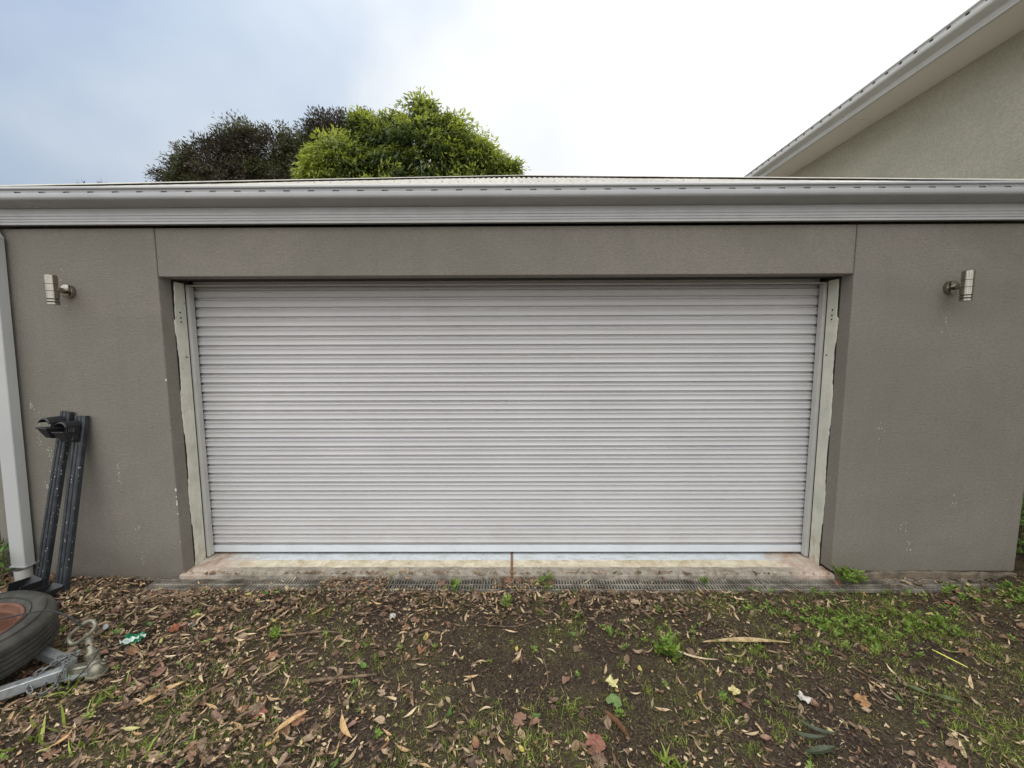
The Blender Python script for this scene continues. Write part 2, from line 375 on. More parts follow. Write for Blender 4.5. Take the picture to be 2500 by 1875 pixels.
TWIG_M = Mat('twig_bark', 0.85); TWIG_M.col(TWIG_M.mix(TWIG_M.ramp(TWIG_M.noise(40, 4), [(0.4, 0.0), (0.6, 1.0)]), srgb(84, 68, 54), srgb(130, 110, 86))); TWIG_M = TWIG_M.m

def leafmat(name, stops, rough=0.6, trans=0.0, spec=0.35, spots=None, obj=True, coord_scale=1.0):
    m = Mat(name, rough, spec=spec); g = m.n.new('ShaderNodeNewGeometry'); r = g.outputs['Random Per Island']
    if obj:
        oi = m.n.new('ShaderNodeObjectInfo'); r = m.mth('FRACT', m.mth('ADD', r, oi.outputs['Random']))
    c = m.ramp(r, stops)
    p = m.pos()
    if spots:
        c = m.mix(m.ramp(m.noise(70 * coord_scale, 4, 0.7, p), [(0.5, 0.0), (0.66, spots)]), c, srgb(52, 40, 30))
        c = m.mix(m.ramp(m.noise(25 * coord_scale, 3, 0.6, p), [(0.35, 0.0), (0.75, 0.3)]), c, srgb(190, 168, 130), 'MIX')
    m.col(c)
    if trans > 0:
        tr = m.n.new('ShaderNodeBsdfTranslucent'); m.l.new(c, tr.inputs[0]); mx = m.n.new('ShaderNodeMixShader'); mx.inputs[0].default_value = trans
        m.l.new(m.b.outputs[0], mx.inputs[1]); m.l.new(tr.outputs[0], mx.inputs[2]); m.l.new(mx.outputs[0], m.n['Material Output'].inputs[0])
    return m.m
BROWN_L = leafmat('dead_leaf_brown', [(0.0, srgb(74, 58, 50)), (0.14, srgb(130, 106, 88)), (0.3, srgb(88, 68, 58)), (0.42, srgb(182, 160, 134)), (0.54, srgb(104, 80, 66)), (0.7, srgb(58, 47, 42)), (0.88, srgb(134, 96, 74)), (1.0, srgb(82, 68, 60))], 0.55, 0.0, 0.4, 0.5)
RED_L = leafmat('dead_leaf_russet', [(0.0, srgb(112, 76, 64)), (0.3, srgb(142, 104, 92)), (0.6, srgb(96, 70, 60)), (0.85, srgb(162, 110, 76)), (1.0, srgb(124, 94, 86))], 0.5, 0.0, 0.45, 0.45)
TAN_L = leafmat('dry_leaf_tan', [(0.0, srgb(182, 156, 122)), (0.35, srgb(222, 202, 166)), (0.6, srgb(150, 126, 98)), (0.85, srgb(204, 168, 120)), (1.0, srgb(180, 162, 136))], 0.55, 0.0, 0.4, 0.4)
YEL_L = leafmat('yellow_leaf', [(0.0, srgb(202, 198, 120)), (0.5, srgb(190, 184, 132)), (1.0, srgb(206, 190, 96))], 0.5, 0.1, 0.4, 0.2)
GRN_L = leafmat('fresh_green_leaf', [(0.0, srgb(84, 112, 54)), (0.5, srgb(112, 146, 62)), (1.0, srgb(70, 100, 52))], 0.45, 0.2, 0.45)
GRASS_M = leafmat('grass_blade', [(0.0, srgb(112, 138, 50)), (0.35, srgb(160, 178, 76)), (0.6, srgb(88, 112, 46)), (0.8, srgb(192, 194, 108)), (1.0, srgb(138, 162, 62))], 0.5, 0.25, 0.4)
MOSS_M = leafmat('moss_blade', [(0.0, srgb(112, 120, 52)), (0.4, srgb(156, 160, 78)), (0.7, srgb(84, 96, 42)), (1.0, srgb(196, 190, 122))], 0.7, 0.1, 0.25)
WEED_M = leafmat('weed_leaf', [(0.0, srgb(98, 132, 54)), (0.4, srgb(142, 168, 70)), (0.7, srgb(66, 92, 42)), (1.0, srgb(164, 180, 88))], 0.5, 0.25, 0.4)
CHIP_M = leafmat('soil_crumb', [(0.0, srgb(58, 46, 38)), (0.5, srgb(78, 64, 53)), (0.8, srgb(100, 84, 70)), (0.95, srgb(118, 104, 90)), (1.0, srgb(170, 162, 150))], 0.85, 0, 0.2)

# soil
m = Mat('damp_soil', 0.8, spec=0.3); p = m.pos()
c = m.mix(m.ramp(m.noise(3.0, 6, 0.65, p), [(0.35, 0.0), (0.65, 1.0)]), srgb(60, 47, 38), srgb(92, 76, 62))
c = m.mix(m.ramp(m.noise(45, 6, 0.7, p), [(0.35, 0.0), (0.7, 1.0)]), c, srgb(112, 95, 79), 'MIX')
c = m.mix(m.ramp(m.noise(120, 4, 0.7, p), [(0.42, 0.95), (0.6, 0.0)]), c, srgb(34, 27, 22))
gm = m.ramp(m.noise(2.1, 6, 0.7, m.map(p, loc=(3, 1, 0))), [(0.47, 0.0), (0.64, 0.6)])
c = m.mix(m.mth('MULTIPLY', gm, m.ramp(m.noise(50, 5, 0.7, p), [(0.4, 0.0), (0.6, 1.0)])), c, srgb(104, 104, 58))
c = m.mix(m.ramp(m.vor(60, p), [(0.0, 1.0), (0.09, 0.7), (0.12, 0.0)]), c, srgb(128, 116, 100))
m.col(c); m.rough(m.ramp(m.noise(6, 4, 0.6, p), [(0.35, 0.42), (0.65, 0.85)]))
b1 = m.bump(m.noise(45, 7, 0.75, p), 0.9, 0.02); m.bump(m.noise(160, 4, 0.7, p), 0.7, 0.006, b1); SOIL_M = m.m

# ------------------------------------------------------------------ ground
def gh(x, y):
    x = np.asarray(x, float); y = np.asarray(y, float)
    near = sst(-4.5, -2.8, y) * (1 - sst(5, 8, np.abs(x)))
    h = -0.052 + 0.030 * fbm(x * 1.1, y * 1.1, 3, 3) + near * (0.022 * fbm(x * 5, y * 5, 5, 3) + 0.020 * fbm(x * 19, y * 19, 9, 3))
    h = h + 0.035 * sst(3.0, 3.8, x) * sst(-1.2, -0.3, y) + 0.03 * (1 - sst(-3.0, -2.5, x)) * sst(-0.6, -0.15, y)
    # channel bed under the grate, and flat under the slab
    ch = sst(-0.17, -0.14, y) * sst(-2.66, -2.60, x) * (1 - sst(2.95 + 0.25 * vn(x * 0 + 1.5, y * 30, 8), 3.12, x)) * (1 - sst(0.5, 0.6, y))
    h = h * (1 - ch) + (-0.150) * ch
    ins = sst(-0.02, 0.03, y)
    h = h * (1 - ins) + np.minimum(h, -0.10) * ins * (np.abs(x) < 3.85) + h * ins * (np.abs(x) >= 3.85)
    lip = np.exp(-((y + 0.19) / 0.03) ** 2) * (x > -2.7) * (x < 3.75)
    return h + 0.014 * lip
def axis(lo, hi, step, far, grow=1.22):
    a = list(np.arange(lo, hi + 1e-6, step)); s = step; x = hi; r = []
    while x < far: s *= grow; x += s; r.append(x)
    s = step; x = lo; l = []
    while x > -far: s *= grow; x -= s; l.append(x)
    return np.array(l[::-1] + a + r)
gx = axis(-3.9, 3.9, 0.013, 300); gy = axis(-2.0, 0.06, 0.013, 300)
X, Y = np.meshgrid(gx, gy); Z = gh(X, Y)
V = np.stack([X, Y, Z], -1).reshape(-1, 3); nx, ny = len(gx), len(gy)
i = np.arange(nx * ny).reshape(ny, nx); T = np.stack([i[:-1, :-1], i[:-1, 1:], i[1:, 1:], i[1:, :-1]], -1).reshape(-1, 4)
tag(link('ground', np_mesh('ground', V, T, SOIL_M, True)), 'bare dark soil yard in front of the garage', 'ground', kind='structure')

# ------------------------------------------------------------------ garage
G = empty('garage', (0, 0, 0), 'low taupe rendered garage with wide pale roller door and hipped metal roof', 'garage')
HW = 2.436; GX = 3.80; LZ = 2.20
# wall faces as fine boxes with slightly eased edges
MB().box(-GX, -HW - 0.004, 0.0, 0.106, -0.2, 2.532, bev=0.004).build('wall_pier', WALL_M.m, G)
MB().box(HW + 0.004, GX, 0.0, 0.106, 0.020, 2.532, bev=0.004).build('wall_pier', WALL_M.m, G)
MB().box(-HW, HW, 0.0015, 0.106, LZ, 2.532, bev=0.004).build('lintel', WALL_M.m, G)
mb = MB(); mb.box(-GX + 0.002, -HW - 0.02, 0.106, 3.9 * 2, -0.2, 2.6)
mb = MB()
for s in (-1, 1):
    a, b = sorted((s * (GX - 0.01), s * (HW + 0.03))); mb.box(a, b, 0.108, 0.30, -0.2, 2.6)
    a, b = sorted((s * (GX - 0.01), s * (GX - 0.2))); mb.box(a, b, 0.302, 7.2, -0.2, 2.6)
mb.box(-GX + 0.2, GX - 0.2, 7.0, 7.18, -0.2, 2.6)
mb.build('side_wall', REVEAL_M.m, G)
mb = MB(); mb.box(-HW - 0.02, HW + 0.02, 0.108, 0.60, 2.30, 2.58); mb.box(-3.58, 3.58, 0.304, 6.98, 2.585, 2.6); mb.build('ceiling', DARK_M, G)
MB().box(-3.58, 3.58, 0.305, 6.98, -0.19, -0.02).build('floor', DARK_M, G)
# pale unpainted jambs with a ragged painted edge
def jamb(s):
    n = 90; v = []; f = []
    for k in range(n + 1):
        z = 2.185 * k / n; rag = 0.106 + 0.006 * math.sin(z * 9) + (random.random() - 0.5) * 0.006 + (0.010 if z > 1.9 else 0)
        xo = 0.006
        for (yy, dx) in ((rag, 0.0), (rag + 0.003, xo), (0.203, xo + 0.002), (0.206, -0.02)):
            v.append((s * (HW + 0.002 - dx), yy, z))
    for k in range(n):
        for j in range(3): f.append((k * 4 + j, k * 4 + j + 1, k * 4 + j + 5, k * 4 + j + 4))
    MB().add(v, f).build('jamb', JAMB_M, G)
    a, b = sorted((s * HW, s * (HW + 0.03))); MB().box(a, b, 0.1065, 0.21, -0.02, 2.19).build('jamb_backing', DARK_M, G)
jamb(-1); jamb(1)
# screw holes in the jambs
sh = None
for s_ in (-1, 1):
    for z, yy in ((1.965, 0.150), (1.925, 0.152), (1.895, 0.152), (1.63, 0.175)):
        if sh is None: sh = MB().lathe([(0.0, 0.004), (0.006, 0.004), (0.006, 0.0)], 8).build('screw_hole', BLACK_M, G); o = sh
        else: o = link('screw_hole', sh.data, G)
        o.matrix_basis = Matrix.Translation((s_ * (HW - 0.0045), yy, z)) @ Matrix.Rotation(-s_ * math.pi / 2, 4, 'Y')
# door guides: channel with a front lip
for s in (-1, 1):
    mb = MB(); a, b = sorted((s * (HW - 0.002), s * (HW - 0.028)))
    mb.box(a, b, 0.2145, 0.262, 0.012, 2.165, bev=0.002)
    a, b = sorted((s * (HW + 0.03), s * (HW - 0.020))); mb.box(a, b, 0.308, 0.312, 0.0, 2.165)
    mb.build('guide_rail', TRACK_M, G)
MB().box(-HW + 0.003, HW - 0.003, 0.212, 0.236, 2.167, 2.179, bev=0.002).build('head_angle', TRACK_M, G)
MB().box(-HW, HW, 0.107, 0.205, 2.203, 2.215).build('head_lining', DARK_M, G)
MB().box(-HW, HW, 0.44, 0.45, 1.9, 2.3).build('door_drum_cover', DARK_M, G)
# roller door: slats share one mesh
DX = HW - 0.012
Dr = MB().box(-DX, DX, 0.304, 0.3055, 0.03, 2.30).build('roller_door', DOOR_M, G)
P_ = 0.0737
prof = [(0.0040, 0.0), (-0.0060, -0.0045), (-0.0135, -0.0085), (-0.0168, -0.0107), (-0.0176, -0.0128), (-0.0162, -0.0158), (-0.0130, -0.0220), (-0.0114, -0.0300), (-0.0117, -0.0380), (-0.0134, -0.0460), (-0.0164, -0.0530),
        (-0.0172, -0.0555), (-0.0160, -0.0575), (-0.0020, -0.0595), (0.0060, -0.0612), (0.0070, -0.0660), (0.0060, -0.0712), (0.0040, -P_)]
sl_mb = MB(); npf = len(prof); nseg = 12
vs = []
for k in range(nseg + 1):
    x = -DX + 2 * DX * k / nseg
    vs += [(x, a, b) for a, b in prof]
fs = [(k * npf + j, k * npf + j + 1, (k + 1) * npf + j + 1, (k + 1) * npf + j) for k in range(nseg) for j in range(npf - 1)]
sl_mb.add(vs, fs)
slat = sl_mb.build('slat', DOOR_M, Dr, (0, 0.293, 0.0))
zt = 0.1585
k = 0
while zt < 2.32:
    o = slat if k == 0 else link('slat', slat.data, Dr)
    o.location = (0, 0.293 + 0.0006 * math.sin(k * 2.1), zt); o.rotation_euler = (R(0.25 * math.sin(k * 1.7)), 0, 0)
    zt += P_; k += 1
MB().box(-DX + 0.004, DX - 0.004, 0.268, 0.2915, 0.022, 0.076, bev=0.003).build('bottom_rail', RAIL_M, Dr)
MB().box(-DX + 0.006, DX - 0.006, 0.276, 0.290, 0.0165, 0.0225).build('rubber_seal', BLACK_M, Dr)
# threshold slab (slightly uneven) and footing
def slab(name, x0, x1, y0, y1, zt_, zb, mat, nxx=220, ny_=24, amp=0.003, edge=0.010):
    xs = np.linspace(x0, x1, nxx); ys = np.linspace(y0, y1, ny_); v = []; f = []
    for jy, y in enumerate(ys):
        for x in xs:
            e = edge * fbm(np.array([x * 9]), np.array([1.3]), 21, 4)[0] if jy == 0 else 0
            z = zt_ + amp * fbm(np.array([x * 6.0]), np.array([y * 12.0]), 33, 3)[0] - (0.006 if jy == 0 else 0)
            v.append((x, y + e, z))
    for jy in range(ny_ - 1):
        for k in range(nxx - 1): a = jy * nxx + k; f.append((a, a + 1, a + nxx + 1, a + nxx))
    b = len(v); v += [(v[k][0], v[k][1] + 0.003, zb) for k in range(nxx)]
    for k in range(nxx - 1): f.append((b + k, b + k + 1, k + 1, k))
    return MB().add(v, f, True).build(name, mat, G)
slab('threshold', -HW - 0.02, HW + 0.02, -0.016, 0.42, -0.001, -0.11, SILL_M)
slab('footing', HW + 0.024, GX + 0.02, -0.012, 0.06, 0.012, -0.11, FOOT_M, 120, 6, 0.030, 0.03)
# fascia with grooves
fp = [(0.004, 2.550), (-0.034, 2.546), (-0.041, 2.546), (-0.042, 2.5600), (-0.034, 2.5615), (-0.034, 2.5655), (-0.040, 2.5665), (-0.041, 2.5780), (-0.034, 2.5795), (-0.034, 2.5825), (-0.039, 2.5835),
      (-0.040, 2.5985), (-0.033, 2.6000), (-0.033, 2.6030), (-0.038, 2.6040), (-0.039, 2.6180), (-0.029, 2.6195), (-0.029, 2.6240), (-0.030, 2.625), (-0.030, 2.74), (0.004, 2.74)]
MB().extrude(fp, -3.62, 3.98, closed=True).build('fascia', FASCIA_M, G)
MB().box(-3.98, -3.625, -0.03, 0.0, 2.55, 2.74).build('fascia_return', FASCIA_M, G)
# gutter
gx0, gx1 = -3.98, 3.98
gp = [(-0.1375, 2.7135), (-0.1440, 2.7125), (-0.1465, 2.7080), (-0.1468, 2.6980), (-0.1462, 2.6880), (-0.1430, 2.6800), (-0.1370, 2.6740), (-0.1280, 2.6705), (-0.0900, 2.6640), (-0.0360, 2.6540), (-0.0350, 2.7400)]
g = MB().extrude(gp, gx0, gx1).build('gutter', GUTTER_M, G)
bead = [(-0.1385 + 0.0130 * math.cos(a), 2.7440 + 0.0130 * math.sin(a)) for a in [R(t) for t in range(-60, 250, 22)]]
MB().extrude([(-0.1375, 2.7315), (-0.1385, 2.7345)] + bead[::-1][2:], gx0, gx1, smooth=True).build('gutter_bead', GUTTER_M, g)
mb = MB(); x = gx0; pitch = 0.1615
z0, z1 = 2.7135, 2.7315; off = 0.052
kk = int((gx1 - gx0) / pitch); edges = []
for k in range(kk + 1):
    a = gx0 + k * pitch; b = min(gx0 + (k + 1) * pitch - 0.042, gx1)
    if b > a:
        mb.add([(a, -0.1375, z0), (b, -0.1375, z0), (b, -0.1375, z1), (a, -0.1375, z1)], [(0, 1, 2, 3)])
        mb.add([(a, -0.1375, z0), (a, -0.1355, z0), (a, -0.1355, z1), (a, -0.1375, z1)], [(0, 1, 2, 3)])
        mb.add([(b, -0.1375, z0), (b, -0.1355, z0), (b, -0.1355, z1), (b, -0.1375, z1)], [(0, 1, 2, 3)])
    a2, b2 = b, min(gx0 + (k + 1) * pitch, gx1)
    if b2 > a2:
        mb.add([(a2, -0.1375, z1 - 0.007), (b2, -0.1375, z1 - 0.007), (b2, -0.1375, z1), (a2, -0.1375, z1)], [(0, 1, 2, 3)])
        mb.add([(a2, -0.1375, z0), (b2, -0.1375, z0), (b2, -0.1375, z0 + 0.002), (a2, -0.1375, z0 + 0.002)], [(0, 1, 2, 3)])
mb.build('slotted_strip', GUTTER_M, g)
MB().box(gx0, gx1, -0.1300, -0.1290, 2.705, 2.736).build('added_slot_liner', GUTTER_M, g)  # sheet added close behind the slots so they read lighter
for ge in (gx0, gx1 - 0.002): MB().box(ge, ge + 0.002, -0.145, -0.036, 2.66, 2.75).build('gutter_end', GUTTER_M, g)
# hipped corrugated roof
AP = (0.10, 3.85, 4.482); EX = 3.92; EY = -0.075; EZ = 2.758
def zplane_front(y): return EZ + (AP[2] - EZ) * (y - EY) / (AP[1] - EY)
n = 420; v = []; f = []; step = 2 * EX / n
wav = 0.076
for k in range(n + 1):
    x = -EX + 2 * EX * k / n
    t = (AP[1] - EY) * ((x + EX) / (AP[0] + EX) if x < AP[0] else (EX - x) / (EX - AP[0]))
    dz = 0.011 * math.cos(2 * math.pi * x / wav)
    m_ = 8
    for j in range(m_ + 1): y = EY + t * j / m_; v.append((x, y, zplane_front(y) + dz))
for k in range(n):
    for j in range(8): a = k * 9 + j; f.append((a, a + 9, a + 10, a + 1))
MB().add(v, f, True).build('roof_front', ROOF_M, G)
BK = 7.4
mb = MB()
rz = AP[2]; a0 = (-EX, EY, EZ); a1 = (EX, EY, EZ); b0 = (-EX, BK, EZ); b1 = (EX, BK, EZ)
mb.add([a0, AP, b0], [(0, 1, 2)]); mb.add([a1, AP, b1], [(0, 2, 1)]); mb.add([b0, AP, b1], [(0, 1, 2)])
mb.build('roof_side', ROOF_M, G)
# hip caps: folded flashing with scalloped hem
for s in (-1, 1):
    c0 = Vector((s * EX, EY + 0.01, EZ + 0.012)); c1 = Vector(AP) + Vector((0, 0, 0.016)); d = (c1 - c0)
    hz = Vector((0, 0, 1)); 
    # directions down each plane perpendicular to hip
    nf = Vector((0, -(AP[2] - EZ), AP[1] - EY)).normalized(); w = d.normalized().cross(nf)
    if w.y > 0: w = -w
    ns = Vector((s * (AP[2] - EZ), 0, EX)).normalized(); w2 = d.normalized().cross(ns)
    if w2.x * s < 0: w2 = -w2
    mb = MB(); v = []; f = []; n = 160
    for k in range(n + 1):
        c = c0 + d * k / n
        v += [c + w * 0.105 + nf * 0.014, c + w * 0.095 + nf * 0.020, c + w * 0.02 + nf * 0.020, c + Vector((0, 0, 0.022)), c + w2 * 0.02 + ns * 0.012, c + w2 * 0.1 + ns * 0.004]
    for k in range(n):
        for j in range(5): f.append((k * 6 + j, k * 6 + j + 1, k * 6 + j + 7, k * 6 + j + 6))
    mb.add(v, f).build('hip_cap', ROOF_M, G)
# roof screws near the eave
rs = None
for k in range(26):
    if rs is None: rs = MB().lathe([(0, 0.008), (0.005, 0.007), (0.006, 0.0)], 6).build('roof_screw', GRATE_M, G); o = rs
    else: o = link('roof_screw', rs.data, G)
    o.location = (-1.976 + k * 0.152, 1.05, zplane_front(1.05) + 0.0075)
# pale chips and scuffs in the render paint
CHIPM = Mat('exposed_render', 0.85).col(srgb(206, 202, 192)).m
ch_pts = [(-3.44, 1.27, 4), (-3.40, 1.16, 5), (-3.42, 1.06, 4), (-3.36, 0.93, 5), (-3.31, 0.90, 3), (-3.35, 0.80, 5), (-3.36, 0.70, 6), (-3.40, 0.68, 3), (-2.86, 0.79, 5), (-2.86, 0.73, 2), (-2.75, 0.36, 3), (-2.74, 0.10, 3), (3.09, 2.105 - 0.25, 2), (-3.11, 2.24, 2), (2.72, 1.10, 2), (3.0, 0.20, 3), (2.95, 0.35, 2), (3.3, 0.55, 2)]
cm = MB()
for cx0, cz0, q in ch_pts:
    for _ in range(q * 3):
        a0 = random.uniform(0, 6.3); rr0 = random.uniform(0.0012, 0.0042); px_, pz_ = cx0 + random.gauss(0, 0.012), cz0 + random.gauss(0, 0.035); k = random.choice((4, 5, 6))
        cm.add([(px_ + rr0 * random.uniform(.6, 1.4) * math.cos(a0 + t * 6.283 / k), -0.0012, pz_ + rr0 * random.uniform(.7, 2.0) * math.sin(a0 + t * 6.283 / k)) for t in range(k)], [tuple(range(k))])
for cz0, rr0 in ((1.47, 0.010), (0.655, 0.012), (0.60, 0.007), (0.565, 0.009), (0.545, 0.012), (0.47, 0.008), (1.12, 0.004), (0.25, 0.005)):
    k = 7
    cm.add([(-HW - 0.006 + rr0 * random.uniform(.5, 1.0) * math.cos(t * 6.283 / k) * 0.8, -0.0013, cz0 + rr0 * random.uniform(.7, 1.6) * math.sin(t * 6.283 / k)) for t in range(k)], [tuple(range(k))])
tag(cm.build('paint_chips', CHIPM, G), kind='stuff')
# downpipe on the left, leaning a touch, with clip and dent
DPM = Matrix.Translation((-3.588, 0, 0.10)) @ Matrix.Rotation(R(1.55), 4, 'Y')
mb = MB(); mb.box(-0.05, 0.056, -0.083, -0.019, 0.0, 2.36, DPM, bev=0.004)
DP = mb.build('downpipe', PIPE_M, G)
mb = MB(); b = Matrix.Translation(DPM @ Vector((0.003, -0.05, 2.355)))
mb.add([DPM @ Vector(q) for q in ((-0.05, -0.083, 2.36), (0.056, -0.083, 2.36), (0.056, -0.019, 2.36), (-0.05, -0.019, 2.36))] + [Vector(q) for q in ((-3.64, -0.13, 2.60), (-3.535, -0.13, 2.60), (-3.535, -0.062, 2.66), (-3.64, -0.062, 2.66))],
       [(0, 1, 5, 4), (1, 2, 6, 5), (2, 3, 7, 6), (3, 0, 4, 7)]).build('pipe_offset', PIPE_M, DP)
mb = MB(); mb.box(-0.056, 0.062, -0.088, -0.016, -0.004, 0.004, DPM); mb.build('pipe_shoe', GUTTER_M, DP)
MB().lathe([(0.046, 0.0), (0.046, -0.16), (0.0, -0.16)], 20, Matrix.Translation((-3.585, -0.055, 0.075))).build('pvc_stub', TRACK_M, DP)
mb = MB(); 
mb.box(-3.74, -3.44, -0.006, 0.0, 0.0, 0.0) if False else None

# ------------------------------------------------------------------ drain grate in sections
def grate(x0, x1):
    y0, y1, z0, z1 = -0.148, -0.022, -0.055, -0.031
    t = empty('drain_grate', ((x0 + x1) / 2, -0.085, -0.031)); W_ = (x1 - x0) / 2 - 0.002
    mb = MB(); ya, yb = y0 + 0.085, y1 + 0.085
    mb.box(-W_, W_, ya, ya + 0.009, -0.024, 0); mb.box(-W_, W_, yb - 0.009, yb, -0.024, 0); mb.box(-W_, W_, -0.006, 0.006, -0.024, -0.0012)
    mb.box(-W_, -W_ + 0.009, ya + 0.0095, yb - 0.0095, -0.023, -0.0006); mb.box(W_ - 0.009, W_, ya + 0.0095, yb - 0.0095, -0.023, -0.0006)
    mb.build('frame', GRATE_M, t)
    mb = MB(); x = -W_ + 0.022
    while x < W_ - 0.014:
        mb.box(x - 0.0042, x + 0.0042, ya + 0.0093, -0.0063, -0.008, -0.0018); mb.box(x - 0.0042, x + 0.0042, 0.0063, yb - 0.0093, -0.008, -0.0018); x += 0.0212
    tag(mb.build('slot_bars', GRATE_M, t), kind='stuff')
    return t
gl = ['drain grate section at the left end beyond the threshold corner', 'drain grate section under thick leaf litter left of centre', 'half buried drain grate section in front of the cracked middle of the threshold',
      'clear drain grate section just right of the threshold crack', 'drain grate section in front of the right part of the threshold', 'drain grate section below the weed at the right door jamb', 'overgrown drain grate section along the right wall pier']
xs = np.linspace(-2.62, 3.70, 8)
for k in range(7): tag(grate(xs[k], xs[k + 1]), gl[k], 'drain grate', 'drain grates along the threshold')

# ------------------------------------------------------------------ wall lights
def wall_light(x, s, label):
    t = empty('wall_light', (x, 0, 2.10), label, 'wall light', 'steel up and down lights on the wall')
    RY = Matrix.Rotation(math.pi / 2, 4, 'X')
    MB().lathe([(0.0, 0.030), (0.040, 0.030), (0.0445, 0.028), (0.046, 0.024), (0.046, 0.0)], 40, RY).build('base_plate', STEEL_M, t)
    MB().lathe([(0.020, 0.029), (0.020, 0.085)], 20, RY @ Matrix.Rotation(0, 4, 'X')).build('arm', STEEL_M, t)
    for dx in (-0.028, 0.028): MB().lathe([(0.0, 0.034), (0.004, 0.033), (0.005, 0.030)], 8, Matrix.Translation((dx, 0, 0)) @ RY).build('screw', BLACK_M, t)
    B = Matrix.Translation((-s * 0.002, -0.108, -0.0))
    r = 0.0315
    def ring(z0, z1, ra, cap0=False, cap1=False, e=0.0012):
        pr_ = [(ra - e, z0), (ra, z0 + e), (ra, z1 - e), (ra - e, z1)]
        if cap0: pr_ = [(0.0, z0 + 0.0)] + pr_
        if cap1: pr_ = pr_ + [(ra - 0.003, z1), (ra - 0.003, z1 - 0.012), (0, z1 - 0.012)]
        return pr_
    mb = MB()
    mb.lathe(ring(0.0345, 0.094, r, False, True), 48, B); mb.lathe(ring(-0.0125, 0.0335, r), 48, B); mb.lathe(ring(-0.064, -0.0135, r), 48, B)
    mb.build('body', STEEL_M, t)
    MB().lathe([(0.027, -0.10), (0.027, 0.09)], 24, B).build('inner_core', BLACK_M, t)
    MB().lathe(ring(-0.083, -0.069, r), 48, B).build('trim_ring', STEEL_M, t)
    MB().lathe(ring(-0.104, -0.0885, r, True), 48, B).build('end_cap', STEEL_M, t)
    return t
wall_light(-3.072, -1, 'brushed steel cylinder wall light near the downpipe on the left pier')
wall_light(3.108, 1, 'brushed steel cylinder wall light on the right pier')

# ------------------------------------------------------------------ two roof bars leaning on the wall
def tf(base, top, face):
    z = (Vector(top) - Vector(base)); Ln = z.length; z.normalize(); y = Vector(face); y = (y - z * y.dot(z)).normalized(); x = y.cross(z)
    Mx = Matrix((x, y, z)).transposed().to_4x4(); Mx.translation = Vector(base); return Mx, Ln
def roof_bar(base, top, face, label):
    Mx, Ln = tf(base, top, face)
    t = empty('roof_bar', (0, 0, 0), label, 'roof bar', 'black roof bars leaning on the wall'); t.matrix_world = Mx
    w, h = 0.043, 0.016
    pr_ = [(-w, h), (-w, 0.004 - h), (-w + 0.008, -h), (-0.019, -h), (-0.017, -h + 0.005), (-0.008, -h + 0.005), (-0.006, -h - 0.001), (0.013, -h - 0.001), (0.015, -h + 0.004), (0.022, -h + 0.004), (0.024, -h), (w - 0.006, -h), (w, -h + 0.006), (w, h)]
    MB().extrude(pr_, 0, Ln, axis='z', closed=True).build('bar', BAR_M, t)
    for z in (0.26, Ln - 0.27): MB().box(-0.006 if z < 1 else -0.016, 0.008 if z < 1 else -0.004, -h - 0.002, -h + 0.0052, z, z + 0.035).build('slot', BLACK_M, t)
    # clamp foot at top: stem, arched hood, tray
    z = Ln - 0.15
    mb = MB(); mb.box(-0.036, 0.026, -0.060, -0.017, z - 0.03, z + 0.09, bev=0.006)
    for q in (-0.02, 0.0, 0.016): mb.box(q - 0.003, q + 0.003, -0.066, -0.058, z - 0.025, z + 0.07, bev=0.001)
    ft = mb.build('clamp_foot', BLACKP_M, t)
    mb = MB(); v = []; f = []; n = 8
    for k in range(n + 1):                       # arched hood
        u = k / n; a = math.pi * u
        for (yy, dz) in ((-0.016, 0.0), (-0.105, -0.012), (-0.112, -0.022), (-0.016, -0.014)):
            v.append((-0.062 + 0.092 * u, yy, z + 0.088 + 0.030 * math.sin(a) ** 0.6 + dz))
    for k in range(n):
        for j in range(4): f.append((k * 4 + j, k * 4 + (j + 1) % 4, (k + 1) * 4 + (j + 1) % 4, (k + 1) * 4 + j))
    f += [(0, 1, 2, 3), tuple(n * 4 + q for q in (3, 2, 1, 0))]
    mb.add(v, f).build('hood', BLACKP_M, ft)
    mb = MB(); mb.box(-0.066, 0.030, -0.118, -0.017, z + 0.028, z + 0.036, bev=0.002)
    mb.add([(-0.064, -0.115, z + 0.03), (-0.064, -0.02, z + 0.03), (-0.03, -0.02, z - 0.035), (-0.03, -0.075, z - 0.035), (0.028, -0.115, z + 0.03), (0.028, -0.02, z + 0.03), (0.018, -0.02, z - 0.035), (0.018, -0.075, z - 0.035)],
           [(0, 1, 2, 3), (4, 7, 6, 5), (0, 3, 7, 4), (3, 2, 6, 7)])
    mb.build('tray', BLACKP_M, ft)
    # clamp foot at the bottom end
    mb = MB()
    mb.add([(-0.05, -0.018, 0.02), (-0.05, -0.13, 0.02), (-0.05, -0.018, 0.16), (0.036, -0.018, 0.02), (0.036, -0.12, 0.02), (0.036, -0.018, 0.15)], [(0, 1, 2), (3, 5, 4), (1, 4, 5, 2)])
    mb.box(-0.056, -0.050, -0.135, -0.016, 0.0, 0.15); mb.box(0.036, 0.042, -0.13, -0.016, 0.0, 0.14); mb.box(-0.056, 0.042, -0.135, -0.016, -0.004, 0.014, bev=0.002)
    mb.build('lower_foot', BLACKP_M, t)
    return t
roof_bar((-3.305, -0.20, -0.06), (-3.165, -0.02, 1.245), (0.18, 1, 0.15), 'black roof bar nearer the downpipe, leaning behind its twin')
roof_bar((-3.072, -0.27, -0.07), (-3.055, -0.025, 1.215), (0.10, 1, 0.18), 'black roof bar speckled with white, front one of the leaning pair')

